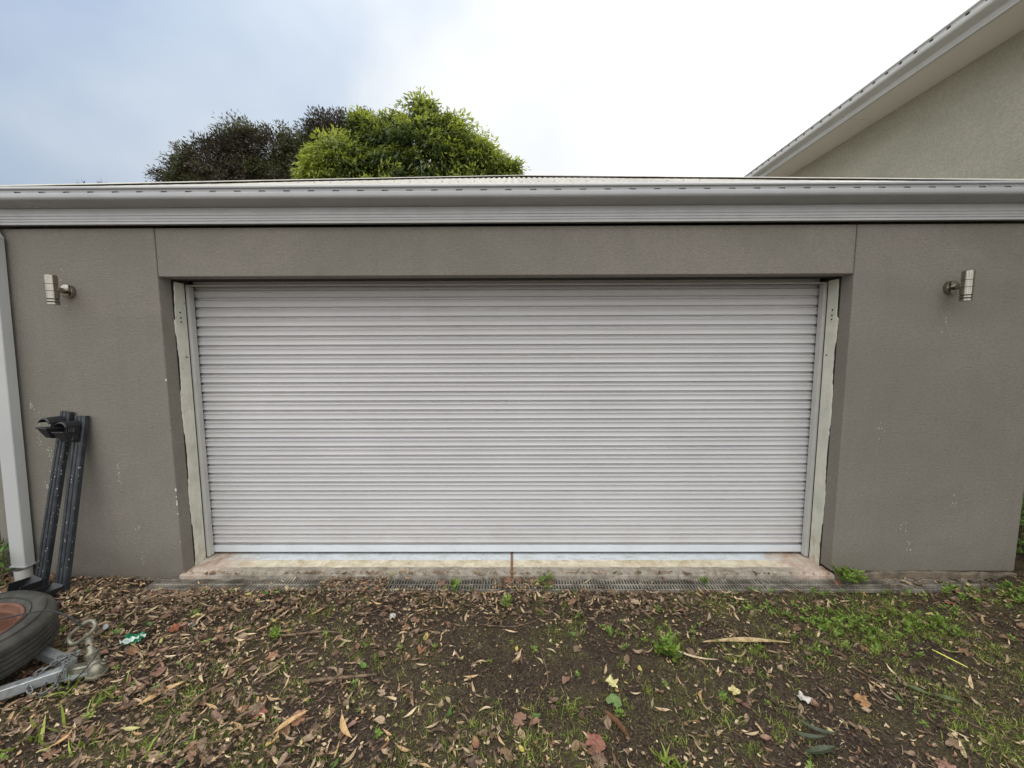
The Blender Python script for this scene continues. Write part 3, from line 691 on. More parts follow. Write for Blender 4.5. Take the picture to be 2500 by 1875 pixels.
# ------------------------------------------------------------------ spare wheel
def wheel(loc, axis_, R0=0.315, Wd=0.19, rr=0.185):
    t = empty('spare_wheel', (0, 0, 0), 'worn trailer wheel with rusty brown rim lying tilted by the drawbar', 'wheel')
    q = Vector(axis_).to_track_quat('Z', 'Y').to_matrix().to_4x4(); q.translation = Vector(loc); t.matrix_world = q
    h = Wd / 2
    pr_ = [(rr, h * 0.62), (rr + 0.012, h * 0.86), (rr + 0.04, h * 1.02), (rr + 0.075, h * 1.03), (R0 - 0.028, h * 0.93), (R0 - 0.010, h * 0.80), (R0 - 0.002, h * 0.70)]
    tr = []
    for k, zc in enumerate((0.62, 0.36, 0.10, -0.16, -0.42)):          # circumferential grooves
        z1, z2 = zc * h, (zc - 0.19) * h
        tr += [(R0, z1), (R0, z2), (R0 - 0.007, z2 - 0.002), (R0 - 0.007, z2 - 0.007)]
    low = [(a, -b) for a, b in pr_[::-1]]
    full = pr_ + tr + low
    ty = MB().lathe(full, 72, None, False).build('tyre', TYRE_M, t)
    # small sidewall ribs
    mb = MB()
    for rad in (rr + 0.030, rr + 0.085): mb.lathe([(rad - 0.002, h * 0.98), (rad, h * 1.045), (rad + 0.002, h * 0.98)], 72)
    mb.build('sidewall_rib', TYRE_M, ty)
    rim = [(rr + 0.008, h * 0.70), (rr + 0.010, h * 0.84), (rr + 0.004, h * 0.90), (rr - 0.006, h * 0.84), (rr - 0.012, h * 0.62), (rr - 0.022, h * 0.52), (rr - 0.030, -h * 0.20), (rr - 0.040, -h * 0.42), (0.125, -h * 0.48), (0.105, -h * 0.25), (0.060, -h * 0.20), (0.035, -h * 0.20), (0.033, -h * 0.5), (0.0, -h * 0.5)]
    rm = MB().lathe(rim, 60).build('rim', RIM_M, t)
    mb = MB()
    for k in range(5):
        a = 2 * math.pi * k / 5; mb.lathe([(0.0, -h * 0.20), (0.009, -h * 0.20), (0.009, -h * 0.25)], 10, Matrix.Translation((0.075 * math.cos(a), 0.075 * math.sin(a), 0.0025)))
    mb.build('bolt_hole', BLACK_M, rm)
    return t
wheel((-2.735, -0.94, 0.185), (0.075, -0.07, 1), 0.309, 0.205, 0.190)

# ------------------------------------------------------------------ trailer drawbar and coupling
D = empty('trailer_drawbar', (-2.50, -0.78, -0.03), 'galvanised trailer drawbar with hitch coupling lying on the leaves', 'trailer drawbar')
D.location = (0, 0, 0)
def beam(a, b, w=0.045, h=0.05):
    Mx, Ln = tf(a, b, (0, 0, 1))
    return MB().box(-w / 2, w / 2, -h / 2, h / 2, 0, Ln, Mx, bev=0.003)
mb = beam((-3.20, -1.64, 0.035), (-2.27, -0.905, 0.020)); mb.build('beam', GALV_M, D)
mb = beam((-3.2, -0.59, 0.035), (-2.29, -0.865, 0.020)); mb.build('beam', GALV_M, D)
# mounting plate
pts = [(-2.46, -0.88), (-2.28, -0.84), (-2.20, -0.79), (-2.24, -0.74), (-2.44, -0.72)]
mb = MB(); v = [(x, y, 0.040) for x, y in pts] + [(x, y, 0.030) for x, y in pts]; k = len(pts)
mb.add(v, [tuple(range(k)), tuple(range(k, 2 * k))[::-1]] + [(i_, (i_ + 1) % k, k + (i_ + 1) % k, k + i_) for i_ in range(k)]); mp_ = mb.build('mounting_plate', GALV_M, D)
# cast coupling body: socket cup and neck
cb = MB()
cb.lathe([(0.0, 0.070), (0.012, 0.069), (0.026, 0.063), (0.037, 0.052), (0.043, 0.036), (0.045, 0.012), (0.047, 0.004), (0.058, 0.002), (0.060, -0.004), (0.060, -0.014), (0.052, -0.018), (0.0, -0.018)], 36, Matrix.Translation((-2.185, -0.775, 0.03)))
RH = Matrix.Translation((-2.235, -0.745, 0.075)) @ Matrix.Rotation(R(-24), 4, 'Y') @ Matrix.Rotation(R(-14), 4, 'X')
cb.lathe([(0.0, -0.045), (0.040, -0.045), (0.044, -0.030), (0.040, -0.012), (0.036, 0.0), (0.034, 0.010), (0.0345, 0.055), (0.038, 0.060), (0.038, 0.072), (0.031, 0.078), (0.024, 0.085), (0.022, 0.125), (0.0, 0.128)], 32, RH)
for q in range(4): cb.lathe([(0.034, 0.014 + q * 0.011), (0.0375, 0.0165 + q * 0.011), (0.0375, 0.0195 + q * 0.011), (0.034, 0.022 + q * 0.011)], 28, RH)
Mx, Ln = tf((-2.24, -0.755, 0.062), (-2.43, -0.80, 0.052), (0, 0, 1)); cb.box(-0.030, 0.030, -0.024, 0.024, 0, Ln, Mx, bev=0.007)
Mx, Ln = tf((-2.43, -0.80, 0.052), (-2.50, -0.815, 0.048), (0, 0, 1)); cb.box(-0.040, 0.040, -0.018, 0.018, 0, Ln, Mx, bev=0.005)
co = cb.build('coupling', CAST_M, D)
MB().lathe([(0.018, -0.01), (0.018, 0.012), (0.013, 0.014), (0.013, 0.034), (0.009, 0.036), (0.009, 0.055), (0.0, 0.057)], 16, Matrix.Translation((-2.150, -0.755, 0.085)) @ Matrix.Rotation(R(22), 4, 'Y')).build('latch_pin', CAST_M, co)
bt = None
for q, (bx, by) in enumerate(((-2.45, -0.765), (-2.48, -0.845), (-2.40, -0.84), (-2.38, -0.745))):
    if bt is None: bt = MB().lathe([(0.0, 0.012), (0.009, 0.012), (0.010, 0.009), (0.010, 0.0), (0.015, 0.0), (0.015, -0.003)], 6).build('bolt', GALV_M, co); o = bt
    else: o = link('bolt', bt.data, co)
    o.location = (bx, by, 0.046)
# loop handle: flattened ring
hc = Vector((-2.355, -0.695, 0.275)); ax1 = Vector((0.80, 0.28, 0.62)).normalized(); ax2 = Vector((-0.45, 0.15, 0.55)); ax2 = (ax2 - ax1 * ax2.dot(ax1)).normalized()
pts = []
for k in range(40):
    a = 2 * math.pi * k / 40; ca, sa = math.cos(a), math.sin(a)
    pts.append(hc + ax1 * 0.092 * (abs(ca) ** 0.75) * (1 if ca > 0 else -1) + ax2 * 0.044 * (abs(sa) ** 0.75) * (1 if sa > 0 else -1))
mb = MB().tube(pts, 0.013, 10, True); mb.tube([hc + ax1 * 0.0 - ax2 * 0.034, Vector((-2.322, -0.69, 0.225)), Vector((-2.315, -0.69, 0.19))], [0.016, 0.020, 0.026], 12); hl_ = mb.build('handle_loop', CAST_M, D)
rb_ = MB().lathe([(0.0, 0.006), (0.018, 0.005), (0.020, 0.0), (0.018, -0.005), (0.0, -0.006)], 18, Matrix.Translation((-2.285, -0.60, 0.245)) @ Matrix.Rotation(R(60), 4, 'X')).build('release_button', GALV_M, D)
# chain draped over the beam
ch = MB().lathe([(0.0, 0.012), (0.009, 0.012), (0.009, 0.0), (0.014, 0.0), (0.014, -0.004)], 8, Matrix.Translation((-2.268, -0.850, 0.075))).build('safety_chain', GALV_M, D)
def chain_link():
    pts = []
    for k in range(20):
        a = 2 * math.pi * k / 20; pts.append((0.0085 * math.sin(a), 0, 0.0115 * math.cos(a) + 0.006 * (1 if math.cos(a) > 0 else -1)))
    return MB().tube(pts, 0.0036, 6, True)
lk = chain_link().build('link', CHAIN_M, ch)
path = [Vector(q) for q in ((-2.265, -0.855, 0.085), (-2.30, -0.885, 0.078), (-2.335, -0.925, 0.066), (-2.36, -0.965, 0.056), (-2.352, -1.000, 0.020), (-2.325, -1.015, -0.010), (-2.29, -1.005, -0.022), (-2.262, -0.975, -0.010),
        (-2.258, -0.945, 0.025), (-2.270, -0.915, 0.058), (-2.290, -0.880, 0.070), (-2.33, -0.865, 0.062), (-2.36, -0.875, 0.060))]
first = True
def along(path, st):
    out_ = []; acc = 0; need = 0
    for a_, b_ in zip(path, path[1:]):
        d = (b_ - a_).length
        while need <= acc + d: out_.append((a_.lerp(b_, (need - acc) / d), (b_ - a_).normalized())); need += st
        acc += d
    return out_
for k, (pp, dd) in enumerate(along(path, 0.027)):
    o = lk if k == 0 else link('link', lk.data, ch)
    q = dd.to_track_quat('Z', 'Y').to_matrix().to_4x4() @ Matrix.Rotation(R(90 * (k % 2) + 20), 4, 'Z'); q.translation = pp; o.matrix_basis = q
KT = Matrix.Translation((-2.15, -0.875, -0.03)) @ Matrix.Scale(0.74, 4) @ Matrix.Translation((2.185, 0.775, -0.01))
for o in (mp_, co, hl_, rb_): o.matrix_basis = KT
def spline(pts, n=8):
    pts = [Vector(p) for p in pts]; P2 = [pts[0]] + pts + [pts[-1]]; o = []
    for i_ in range(1, len(P2) - 2):
        p0, p1, p2, p3 = P2[i_ - 1:i_ + 3]
        for k in range(n):
            t = k / n; o.append(0.5 * ((2 * p1) + (-p0 + p2) * t + (2 * p0 - 5 * p1 + 4 * p2 - p3) * t * t + (-p0 + 3 * p1 - 3 * p2 + p3) * t ** 3))
    return o + [pts[-1]]
mb = MB().tube(spline([(-2.78, -1.02, 0.295), (-2.65, -0.93, 0.302), (-2.52, -0.88, 0.312), (-2.42, -0.83, 0.300), (-2.33, -0.82, 0.255), (-2.27, -0.82, 0.20)]), 0.0042, 8)
tag(mb.build('electric_cable', CABLE_M), 'thin black cable arching over the tyre to the hitch handle', 'cable')
mb = MB().tube(spline([(-2.30, -0.66, 0.20), (-2.22, -0.70, 0.19), (-2.19, -0.77, 0.15), (-2.21, -0.84, 0.09), (-2.27, -0.90, 0.03), (-2.34, -0.96, -0.01), (-2.38, -0.93, 0.02), (-2.41, -0.86, 0.10), (-2.40, -0.78, 0.15), (-2.36, -0.72, 0.18), (-2.30, -0.66, 0.21)]), 0.004, 8)
bc_ = mb.build('brake_cable', CABLE_M); bc_.matrix_basis = KT
tag(bc_, 'thin black cable looped around the hitch coupling', 'cable')

# ------------------------------------------------------------------ neighbouring house
H = empty('neighbouring_house', (5.43, 3, 0), 'tall sage rendered house with wide soffit and slotted gutter beyond the garage roof', 'house'); H.location = (0, 0, 0)
ya, yb = -3.6, 11.0
MB().box(5.43, 12.0, ya + 0.5, yb - 0.5, -0.2, 4.998).build('wall', HOUSE_M.m, H)
cuts = [ya, 0.2, 3.235, 6.3, 9.3, yb]
for a_, b_ in zip(cuts, cuts[1:]): MB().box(4.93, 5.4285, a_ + 0.0035, b_ - 0.0035, 5.0, 5.012).build('soffit_board', SOFFIT_M, H)
MB().box(4.93, 5.43, ya, yb, 5.014, 5.03).build('soffit_backing', DARK_M, H)
hp = [(4.950, 4.985), (4.918, 4.985), (4.914, 4.990), (4.914, 5.000), (4.921, 5.003), (4.921, 5.006), (4.914, 5.010), (4.914, 5.26), (4.95, 5.26)]
MB().extrude(hp, ya, yb, axis='y', closed=True).build('fascia', HGUTTER_M, H)
hz = 5.055; hx = 4.914
hg = [(hx, hz), (hx - 0.055, hz + 0.012), (hx - 0.092, hz + 0.020), (hx - 0.106, hz + 0.030), (hx - 0.112, hz + 0.048), (hx - 0.112, hz + 0.070), (hx - 0.103, hz + 0.078), (hx - 0.103, hz + 0.082)]
g2 = MB().extrude(hg, ya, yb, axis='y').build('gutter', HGUTTER_M, H)
cx_, cz_ = hx - 0.108, hz + 0.124
bd = [(cx_ + 0.014 * math.cos(a_), cz_ + 0.014 * math.sin(a_)) for a_ in [R(t) for t in range(-70, 300, 24)]]
MB().extrude([(hx - 0.103, hz + 0.108)] + bd, ya, yb, axis='y', smooth=True).build('gutter_bead', HGUTTER_M, g2)
mb = MB(); y = ya
while y < yb:
    e = min(y + 0.135, yb); X_ = hx - 0.103
    mb.add([(X_, y, hz + 0.082), (X_, e, hz + 0.082), (X_, e, hz + 0.108), (X_, y, hz + 0.108)], [(0, 1, 2, 3)])
    mb.add([(X_, e, hz + 0.104), (X_, e + 0.04, hz + 0.104), (X_, e + 0.04, hz + 0.108), (X_, e, hz + 0.108)], [(0, 1, 2, 3)])
    y += 0.175
mb.build('slotted_strip', HGUTTER_M, g2)
MB().box(hx - 0.0975, hx - 0.0965, ya, yb, hz + 0.074, hz + 0.114).build('slot_shade_sheet', BLACK_M, g2)  # black sheet added close behind the slots, stands in for their shade
mb = MB(); x0, x1, rz = 4.90, 8.6, 6.62
mb.add([(x0, ya, 5.20), (x0, yb, 5.20), (x1, yb - 3.7, rz), (x1, ya + 3.7, rz), (12.5, ya, 5.2), (12.5, yb, 5.2)], [(0, 1, 2, 3), (0, 3, 4), (3, 2, 5, 4), (1, 5, 2)]).build('roof', ROOF_M, H)

# ------------------------------------------------------------------ fences in the side gaps
m = Mat('weathered_timber', 0.85); p = m.pos(); gr = m.noise(6, 5, 0.6, m.map(p, (14, 14, 0.8)))
m.col(m.mix(m.ramp(gr, [(0.3, 0.0), (0.7, 1.0)]), srgb(52, 45, 38), srgb(88, 78, 66))); TIMBER_M = m.m
def fence(x0, x1, y, label):
    t = empty('paling_fence', ((x0 + x1) / 2, y, 0), label, 'fence'); t.location = (0, 0, 0)
    pm = MB().box(-0.048, 0.048, 0.0, 0.016, 0.0, 1.75, bev=0.002).build('paling', TIMBER_M, t); x = x0 + 0.05; k = 0
    while x < x1 - 0.04:
        o = pm if k == 0 else link('paling', pm.data, t)
        o.location = (x, y + random.uniform(-0.003, 0.003), -0.08 + random.uniform(-0.015, 0.015)); o.rotation_euler = (0, R(random.uniform(-0.4, 0.4)), 0); x += 0.103; k += 1
    for z in (0.35, 1.4): MB().box(x0, x1, y + 0.022, y + 0.06, z, z + 0.07).build('rail', TIMBER_M, t)
fence(-7.5, -3.86, 0.55, 'dark timber paling fence in the gap left of the garage')
fence(3.86, 5.40, 1.3, 'dark timber paling fence between garage and neighbouring house')

# ------------------------------------------------------------------ leaf templates (triangles)
def t_blade(Ln, w, prof, curl=0.0, fold=0.15, bend=0.0, stem=0.0, n=6, wav=0.0):
    v = []; 
    for i_ in range(n + 1):
        u = i_ / n; hw = w * prof(u); x = (u - 0.5) * Ln; z = curl * Ln * ((2 * u - 1) ** 2 - 0.3); yb_ = bend * Ln * math.sin(u * math.pi)
        wz = wav * math.sin(u * 9)
        v += [(x, yb_ - hw, z + fold * hw + wz), (x, yb_, z), (x, yb_ + hw, z + fold * hw - wz)]
    t = []
    for i_ in range(n):
        a_ = i_ * 3
        for j in (0, 1): t += [(a_ + j, a_ + 3 + j, a_ + 4 + j), (a_ + j, a_ + 4 + j, a_ + 1 + j)]
    if stem > 0:
        b_ = len(v); x = -Ln / 2; v += [(x, -0.0012, 0), (x, 0.0012, 0), (x - stem, 0.004, 0.006), (x - stem, 0.0062, 0.006)]; t += [(b_, b_ + 1, b_ + 2), (b_ + 1, b_ + 3, b_ + 2)]
    return np.array(v, float), np.array(t, int)
def t_lobed(rad, lobes=5, depth=0.4, curl=0.25, seed=0, stem=0.04):
    rr_ = random.Random(seed); n = lobes * 4; v = [(0, 0, 0)]
    for k in range(n):
        a_ = -math.pi * 0.88 + 2 * math.pi * 0.88 * k / (n - 1); ph = (k % 4) / 4
        r_o = rad * (1 - depth * (0.5 - 0.5 * math.cos(2 * math.pi * (k + 2) / 4))) * rr_.uniform(0.85, 1.08) * (0.75 + 0.25 * math.cos(a_ / 2))
        zz_ = curl * r_o * rr_.uniform(-0.3, 1.0)
        v.append((r_o * 0.5 * math.cos(a_), r_o * 0.5 * math.sin(a_), zz_ * 0.15)); v.append((r_o * math.cos(a_), r_o * math.sin(a_), zz_))
    t = []
    for k in range(n - 1):
        a_ = 1 + 2 * k; t += [(0, a_, a_ + 2), (a_, a_ + 1, a_ + 3), (a_, a_ + 3, a_ + 2)]
    if stem > 0:
        b_ = len(v); v += [(0, -0.0013, 0), (0, 0.0013, 0), (-stem, 0.0, 0.004), (-stem, 0.0022, 0.004)]; t += [(b_, b_ + 1, b_ + 3), (b_, b_ + 3, b_ + 2)]
    return np.array(v, float), np.array(t, int)
ov = lambda u: (math.sin(math.pi * min(1, u ** 0.8 + 0.001)) ** 0.8) if 0 < u < 1 else 0.03
lan = lambda u: (math.sin(math.pi * u) ** 0.9) * (1.15 - 0.5 * u) if 0 < u < 1 else 0.03
NAR = [t_blade(0.085, 0.0085, lan, c_, f_2, b_, 0.008) for c_, f_2, b_ in ((0.10, 0.4, 0.05), (0.22, 0.8, 0.12), (-0.08, 0.3, -0.08), (0.05, 1.1, 0.16), (0.3, 0.6, -0.05))]
OVA = [t_blade(0.065, 0.018, ov, c_, f_2, b_, 0.012, wav=w_) for c_, f_2, b_, w_ in ((0.12, 0.3, 0.02, 0.002), (0.3, 0.6, 0.05, 0.003), (-0.12, 0.2, -0.04, 0.003), (0.45, 0.9, 0.0, 0.002), (0.08, 0.8, 0.04, 0.004))]
LOB = [t_lobed(0.042, 5, 0.40, 0.30, 1), t_lobed(0.045, 5, 0.30, 0.6, 2), t_lobed(0.038, 3, 0.35, 0.2, 3), t_lobed(0.046, 5, 0.42, -0.3, 4), t_lobed(0.040, 4, 0.12, 0.25, 5)]
SCR = [t_blade(0.028, 0.009, ov, 0.3, 0.5, 0.1, 0, 3), t_blade(0.035, 0.006, lan, 0.2, 0.8, 0.1, 0, 3), t_lobed(0.016, 3, 0.4, 0.5, 8, 0)]
STR = [t_blade(0.034, 0.0011, lan, 0.1, 0.3, 0.08, 0, 2), t_blade(0.05, 0.0010, lan, 0.15, 0.3, -0.1, 0, 3), t_blade(0.02, 0.0018, lan, 0.05, 0.5, 0.0, 0, 2)]
def rots(n, tilt):
    az = rng.uniform(0, 2 * np.pi, n); ta = rng.uniform(0, 2 * np.pi, n); tl = np.abs(rng.normal(0, tilt, n))
    def rz(a_): c_, s_ = np.cos(a_), np.sin(a_); z_ = np.zeros_like(a_); o_ = np.ones_like(a_); return np.stack([np.stack([c_, -s_, z_], -1), np.stack([s_, c_, z_], -1), np.stack([z_, z_, o_], -1)], -2)
    def rx_(a_): c_, s_ = np.cos(a_), np.sin(a_); z_ = np.zeros_like(a_); o_ = np.ones_like(a_); return np.stack([np.stack([o_, z_, z_], -1), np.stack([z_, c_, -s_], -1), np.stack([z_, s_, c_], -1)], -2)
    return rz(ta) @ rx_(tl) @ rz(-ta) @ rz(az)
def scatter(temps, P, Rm, sc):
    """list of templates; P (n,3), Rm (n,3,3), sc (n,) -> V,T"""
    pick = rng.integers(0, len(temps), len(P)); Vs = []; Ts = []; off_ = 0
    for k, (tv, tt) in enumerate(temps):
        ix = np.where(pick == k)[0]
        if not len(ix): continue
        s_ = sc[ix] if sc.ndim == 1 else sc[ix]
        w = np.einsum('nij,vj->nvi', Rm[ix], tv) * (s_[:, None, None] if s_.ndim == 1 else s_[:, None, :]) + P[ix][:, None, :]
        Vs.append(w.reshape(-1, 3)); Ts.append((tt[None] + (np.arange(len(ix)) * len(tv))[:, None, None]).reshape(-1, 3) + off_); off_ += len(ix) * len(tv)
    return np.concatenate(Vs), np.concatenate(Ts)

# litter density in the yard
def dens(x, y):
    d = 0.30 + 0.75 * sst(0.6, -1.6, x) + 0.0 * y
    d = d + 1.1 * sst(-0.55, -0.12, y) * sst(2.2, 0.6, x) + 0.9 * sst(-0.5, -0.25, y) * (1 - sst(-2.6, -2.2, x))
    d = d + 0.55 * np.exp(-((x + 0.55) / 0.9) ** 2) * sst(-0.5, -0.15, y) + 0.3 * sst(-1.0, -1.4, y) * sst(1.6, 0.4, x)
    d = d * (0.55 + 1.2 * np.clip(vn(x * 1.7, y * 2.3, 41) + 0.5, 0, 1))
    d = d * (1 - 0.6 * np.exp(-(((x - 0.25) / 0.5) ** 2 + ((y + 0.62) / 0.22) ** 2)))
    d = d + 0.25 * sst(-0.4, -0.2, y) * sst(1.5, 3.0, x)
    return np.clip(d, 0.05, 2.2)
def blocked(x, y):
    b_ = (np.hypot(x + 2.73, (y + 0.94)) < 0.12)
    b_ |= (y > -0.012) & (np.abs(x) > HW - 0.03) & (np.abs(x) < 3.9)
    gr_ = (y > -0.15) & (y < -0.02) & (x > -2.65) & (x < 3.7)
    # leave stretches of the grate clear
    clear = vn(x * 2.3, y * 0 + 3.1, 77) > -0.10
    clear = (((x > -2.65) & (x < -1.35)) | ((x > -0.85) & (x < -0.10)) | ((x > 0.35) & (x < 2.75))) & gr_
    return b_ | (clear & (rng.random(x.shape) < 0.95))
def sample(n, x0=-4.6, x1=4.6, y0=-2.6, y1=0.0, df=dens):
    x = rng.uniform(x0, x1, n * 3); y = rng.uniform(y0, y1, n * 3)
    k = (rng.random(n * 3) < df(x, y) / 2.2) & ~blocked(x, y); x, y = x[k][:n], y[k][:n]
    return x, y
def height_at(x, y, stack):
    g_ = gh(x, y)
    on = (y > -0.15) & (y < -0.02) & (x > -2.65) & (x < 3.7)
    g_ = np.where(on, -0.031, g_); g_ = np.where((y >= -0.02) & (np.abs(x) < HW), 0.0, g_)
    return g_ + stack
def litter(name, n, temps, mat, tilt, smin, smax, stackf, lift=0.006, df=dens):
    x, y = sample(n, df=df); m_ = len(x); d = dens(x, y)
    z_ = height_at(x, y, lift + rng.random(m_) * stackf * np.clip(d - 0.5, 0.05, 1.6) * (0.2 + 0.8 * sst(-0.15, -0.34, y)))
    return np.stack([x, y, z_], -1), rots(m_, tilt), rng.uniform(smin, smax, m_)
parts = [('nar', 3600, NAR, 0, 0.35, 0.3, 1.05), ('nart', 2400, NAR, 2, 0.35, 0.3, 1.05), ('ova', 1500, OVA, 0, 0.4, 0.35, 1.05), ('ovr', 260, OVA, 1, 0.35, 0.5, 1.15),
         ('lob', 200, LOB, 1, 0.30, 0.45, 1.1), ('lobb', 480, LOB, 0, 0.35, 0.4, 1.0), ('scr', 20000, SCR, 0, 0.45, 0.3, 1.0), ('scrt', 8000, SCR, 2, 0.45, 0.25, 0.9), ('straw', 9000, STR, 2, 0.25, 0.4, 1.3), ('strawb', 7000, STR, 0, 0.25, 0.4, 1.3), ('yl', 150, OVA, 3, 0.3, 0.3, 0.8), ('gl', 110, OVA, 4, 0.3, 0.4, 0.85)]
LM = [BROWN_L, RED_L, TAN_L, YEL_L, GRN_L]
LABS = {('NAR', 0): ('narrow brown dead leaf', 'narrow brown dead leaves'), ('NAR', 2): ('narrow tan dry leaf', 'narrow tan dry leaves'),
        ('OVA', 0): ('oval brown dead leaf', 'oval brown dead leaves'), ('OVA', 1): ('oval russet dead leaf', 'oval russet dead leaves'),
        ('LOB', 1): ('lobed russet dead leaf', 'lobed russet dead leaves'), ('LOB', 0): ('lobed brown dead leaf', 'lobed brown dead leaves'),
        ('OVA', 3): ('small yellow leaf', 'small yellow fallen leaves'), ('OVA', 4): ('small green leaf', 'small green fallen leaves')}
tmesh = {}
for nm, tl in (('NAR', NAR), ('OVA', OVA), ('LOB', LOB)):
    for mi_ in (0, 1, 2, 3, 4):
        for k, (tv, tt) in enumerate(tl): tmesh[nm, mi_, k] = (tv, tt)
cache = {}
def leaf_mesh(nm, mi_, k):
    if (nm, mi_, k) not in cache:
        tv, tt = tmesh[nm, mi_, k]; cache[nm, mi_, k] = np_mesh('fallen_leaf', tv, tt, LM[mi_])
    return cache[nm, mi_, k]
cand = []; allp = []
for nm, n, tl, mi_, tilt, s0, s1 in parts:
    P, Rm, sc = litter(nm, n, tl, None, tilt, s0, s1, 0.045)
    kind = 'NAR' if tl is NAR else 'OVA' if tl is OVA else 'LOB' if tl is LOB else None
    allp.append([kind, tl, mi_, P, Rm, sc])
    if kind:
        wgt = {'NAR': 0.75, 'OVA': 0.9, 'LOB': 1.15}[kind]
        dist = np.linalg.norm(P - np.array([0.07, -2.75, 1.69]), axis=1); vis = (np.abs(P[:, 0]) < (P[:, 1] + 2.75) * 1.25 + 0.9) & (P[:, 1] > -1.36)
        for j in np.where(vis)[0]: cand.append((sc[j] * wgt / dist[j] * (1.5 if mi_ in (3, 4) else 1), len(allp) - 1, j))
cand.sort(reverse=True); chosen = cand[:285]
used = {}
for _, a_, j in chosen: used.setdefault(a_, set()).add(j)
BANDS = [(-1.17, 'bottom edge'), (-0.98, 'just above the bottom edge'), (-0.75, 'mid yard'), (-0.45, 'far yard'), (9, 'by the drain grate')]
ORD = ['first', 'second', 'third', 'fourth', 'fifth', 'sixth', 'seventh', 'eighth', 'ninth', 'tenth', 'eleventh', 'twelfth', 'thirteenth', 'fourteenth', 'fifteenth', 'sixteenth', 'seventeenth', 'eighteenth', 'nineteenth', 'twentieth']
ORD += ['twenty-' + q for q in ORD[:9]] + ['thirtieth'] + ['thirty-' + q for q in ORD[:9]] + ['fortieth'] + ['forty-' + q for q in ORD[:9]]
bins = {}
for _, a_, j in chosen:
    p_ = allp[a_][3][j]; bd_ = [q for t_, q in BANDS if p_[1] < t_][0]; bins.setdefault((allp[a_][0], allp[a_][2], bd_), []).append(((p_[0] - 0.07) / (p_[1] + 2.75), a_, j))
leaf_label = {}
for (kd, mi_, bd_), lst in bins.items():
    for q, (_, a_, j) in enumerate(sorted(lst)): leaf_label[a_, j] = '%s, %s from left of its kind, %s' % (LABS[kd, mi_][0], ORD[q], bd_)
Vs = {}; 
for a_, (kind, tl, mi_, P, Rm, sc) in enumerate(allp):
    u = used.get(a_, set())
    for j in sorted(u):
        o = link('fallen_leaf', leaf_mesh(kind, mi_, int(rng.integers(0, len(tl)))))
        q = Matrix(Rm[j].tolist()).to_4x4(); q = Matrix.Translation(Vector(P[j].tolist())) @ q @ Matrix.Scale(float(sc[j]) * 0.97, 4); o.matrix_world = q
        gp_ = LABS[kind, mi_][1]; tag(o, leaf_label[a_, j], 'leaf', gp_)
    keep = np.array([j for j in range(len(P)) if j not in u], int)
    V_, T_ = scatter(tl, P[keep], Rm[keep], sc[keep]); Vs.setdefault(mi_, []).append((V_, T_))
VV = []; TT = []; MI = []; of = 0
for mi_, lst in Vs.items():
    for V_, T_ in lst: VV.append(V_); TT.append(T_ + of); MI.append(np.full(len(T_), mi_)); of += len(V_)
tag(link('leaf_litter', np_mesh('leaf_litter', np.concatenate(VV), np.concatenate(TT), LM, False, np.concatenate(MI))), 'dense litter of small brown and tan dead leaves over the soil', 'leaf litter', kind='stuff')

# soil crumbs
def crumbs(n, s0, s1, seed):
    tv = np.array([(1, 0, 0.1), (-0.5, 0.8, 0), (-0.6, -0.7, 0.1), (0.1, 0.1, 0.9), (0, 0, -0.6)], float); tt = np.array([(0, 1, 3), (1, 2, 3), (2, 0, 3), (1, 0, 4), (2, 1, 4), (0, 2, 4)])
    x = rng.uniform(-4.2, 4.2, n); y = rng.uniform(-1.9, -0.15, n); z_ = gh(x, y) + 0.001
    return scatter([(tv, tt)], np.stack([x, y, z_], -1), rots(n, 0.6), np.stack([rng.uniform(s0, s1, n) * rng.uniform(0.6, 1.6, n), rng.uniform(s0, s1, n), rng.uniform(s0, s1, n) * 0.8], -1))
V1, T1 = crumbs(42000, 0.0018, 0.0062, 1); V2, T2 = crumbs(3000, 0.005, 0.010, 2)
tag(link('soil_crumbs', np_mesh('soil_crumbs', np.concatenate([V1, V2]), np.concatenate([T1, T2 + len(V1)]), CHIP_M)), 'small dark soil crumbs and grit scattered over the yard', 'soil crumbs', kind='stuff')

# grass, moss and weeds
def green(x, y):
    g_ = 0.4 + 0.65 * sst(0.8, 2.6, x) + 0.25 * sst(-1.0, -1.3, y)
    g_ = g_ + 0.6 * np.exp(-(((x - 0.9) / 0.5) ** 2 + ((y + 0.6) / 0.25) ** 2)) + 0.45 * np.exp(-(((x + 1.7) / 0.8) ** 2 + ((y + 1.2) / 0.35) ** 2))
    return np.clip(g_ * np.clip(5.0 * (fbm(x * 3.2, y * 3.6, 61, 5) + 0.06), 0, 1.8), 0, 2.2)
def grass_pts(n, df, clump=0.02, per=8, y0=-2.3):
    x, y = sample(n // per, y0=y0, y1=-0.16, df=df); x = np.repeat(x, per) + rng.normal(0, clump, len(x) * per); y = np.repeat(y, per) + rng.normal(0, clump, len(y) * per)
    k = y < -0.155; return x[k], y[k]
gt = []
for bend in (0.3, 0.6, 0.9, 0.1):
    v = []; n = 3
    for i_ in range(n + 1):
        u = i_ / n; w_ = 0.5 * (1 - u ** 2) + 0.02; v += [(-w_, bend * u * u, u * (1 - 0.4 * bend * u)), (w_, bend * u * u, u * (1 - 0.4 * bend * u))]
    t = []
    for i_ in range(n): a_ = i_ * 2; t += [(a_, a_ + 1, a_ + 3), (a_, a_ + 3, a_ + 2)]
    gt.append((np.array(v) * np.array([0.0022, 1, 1]), np.array(t)))
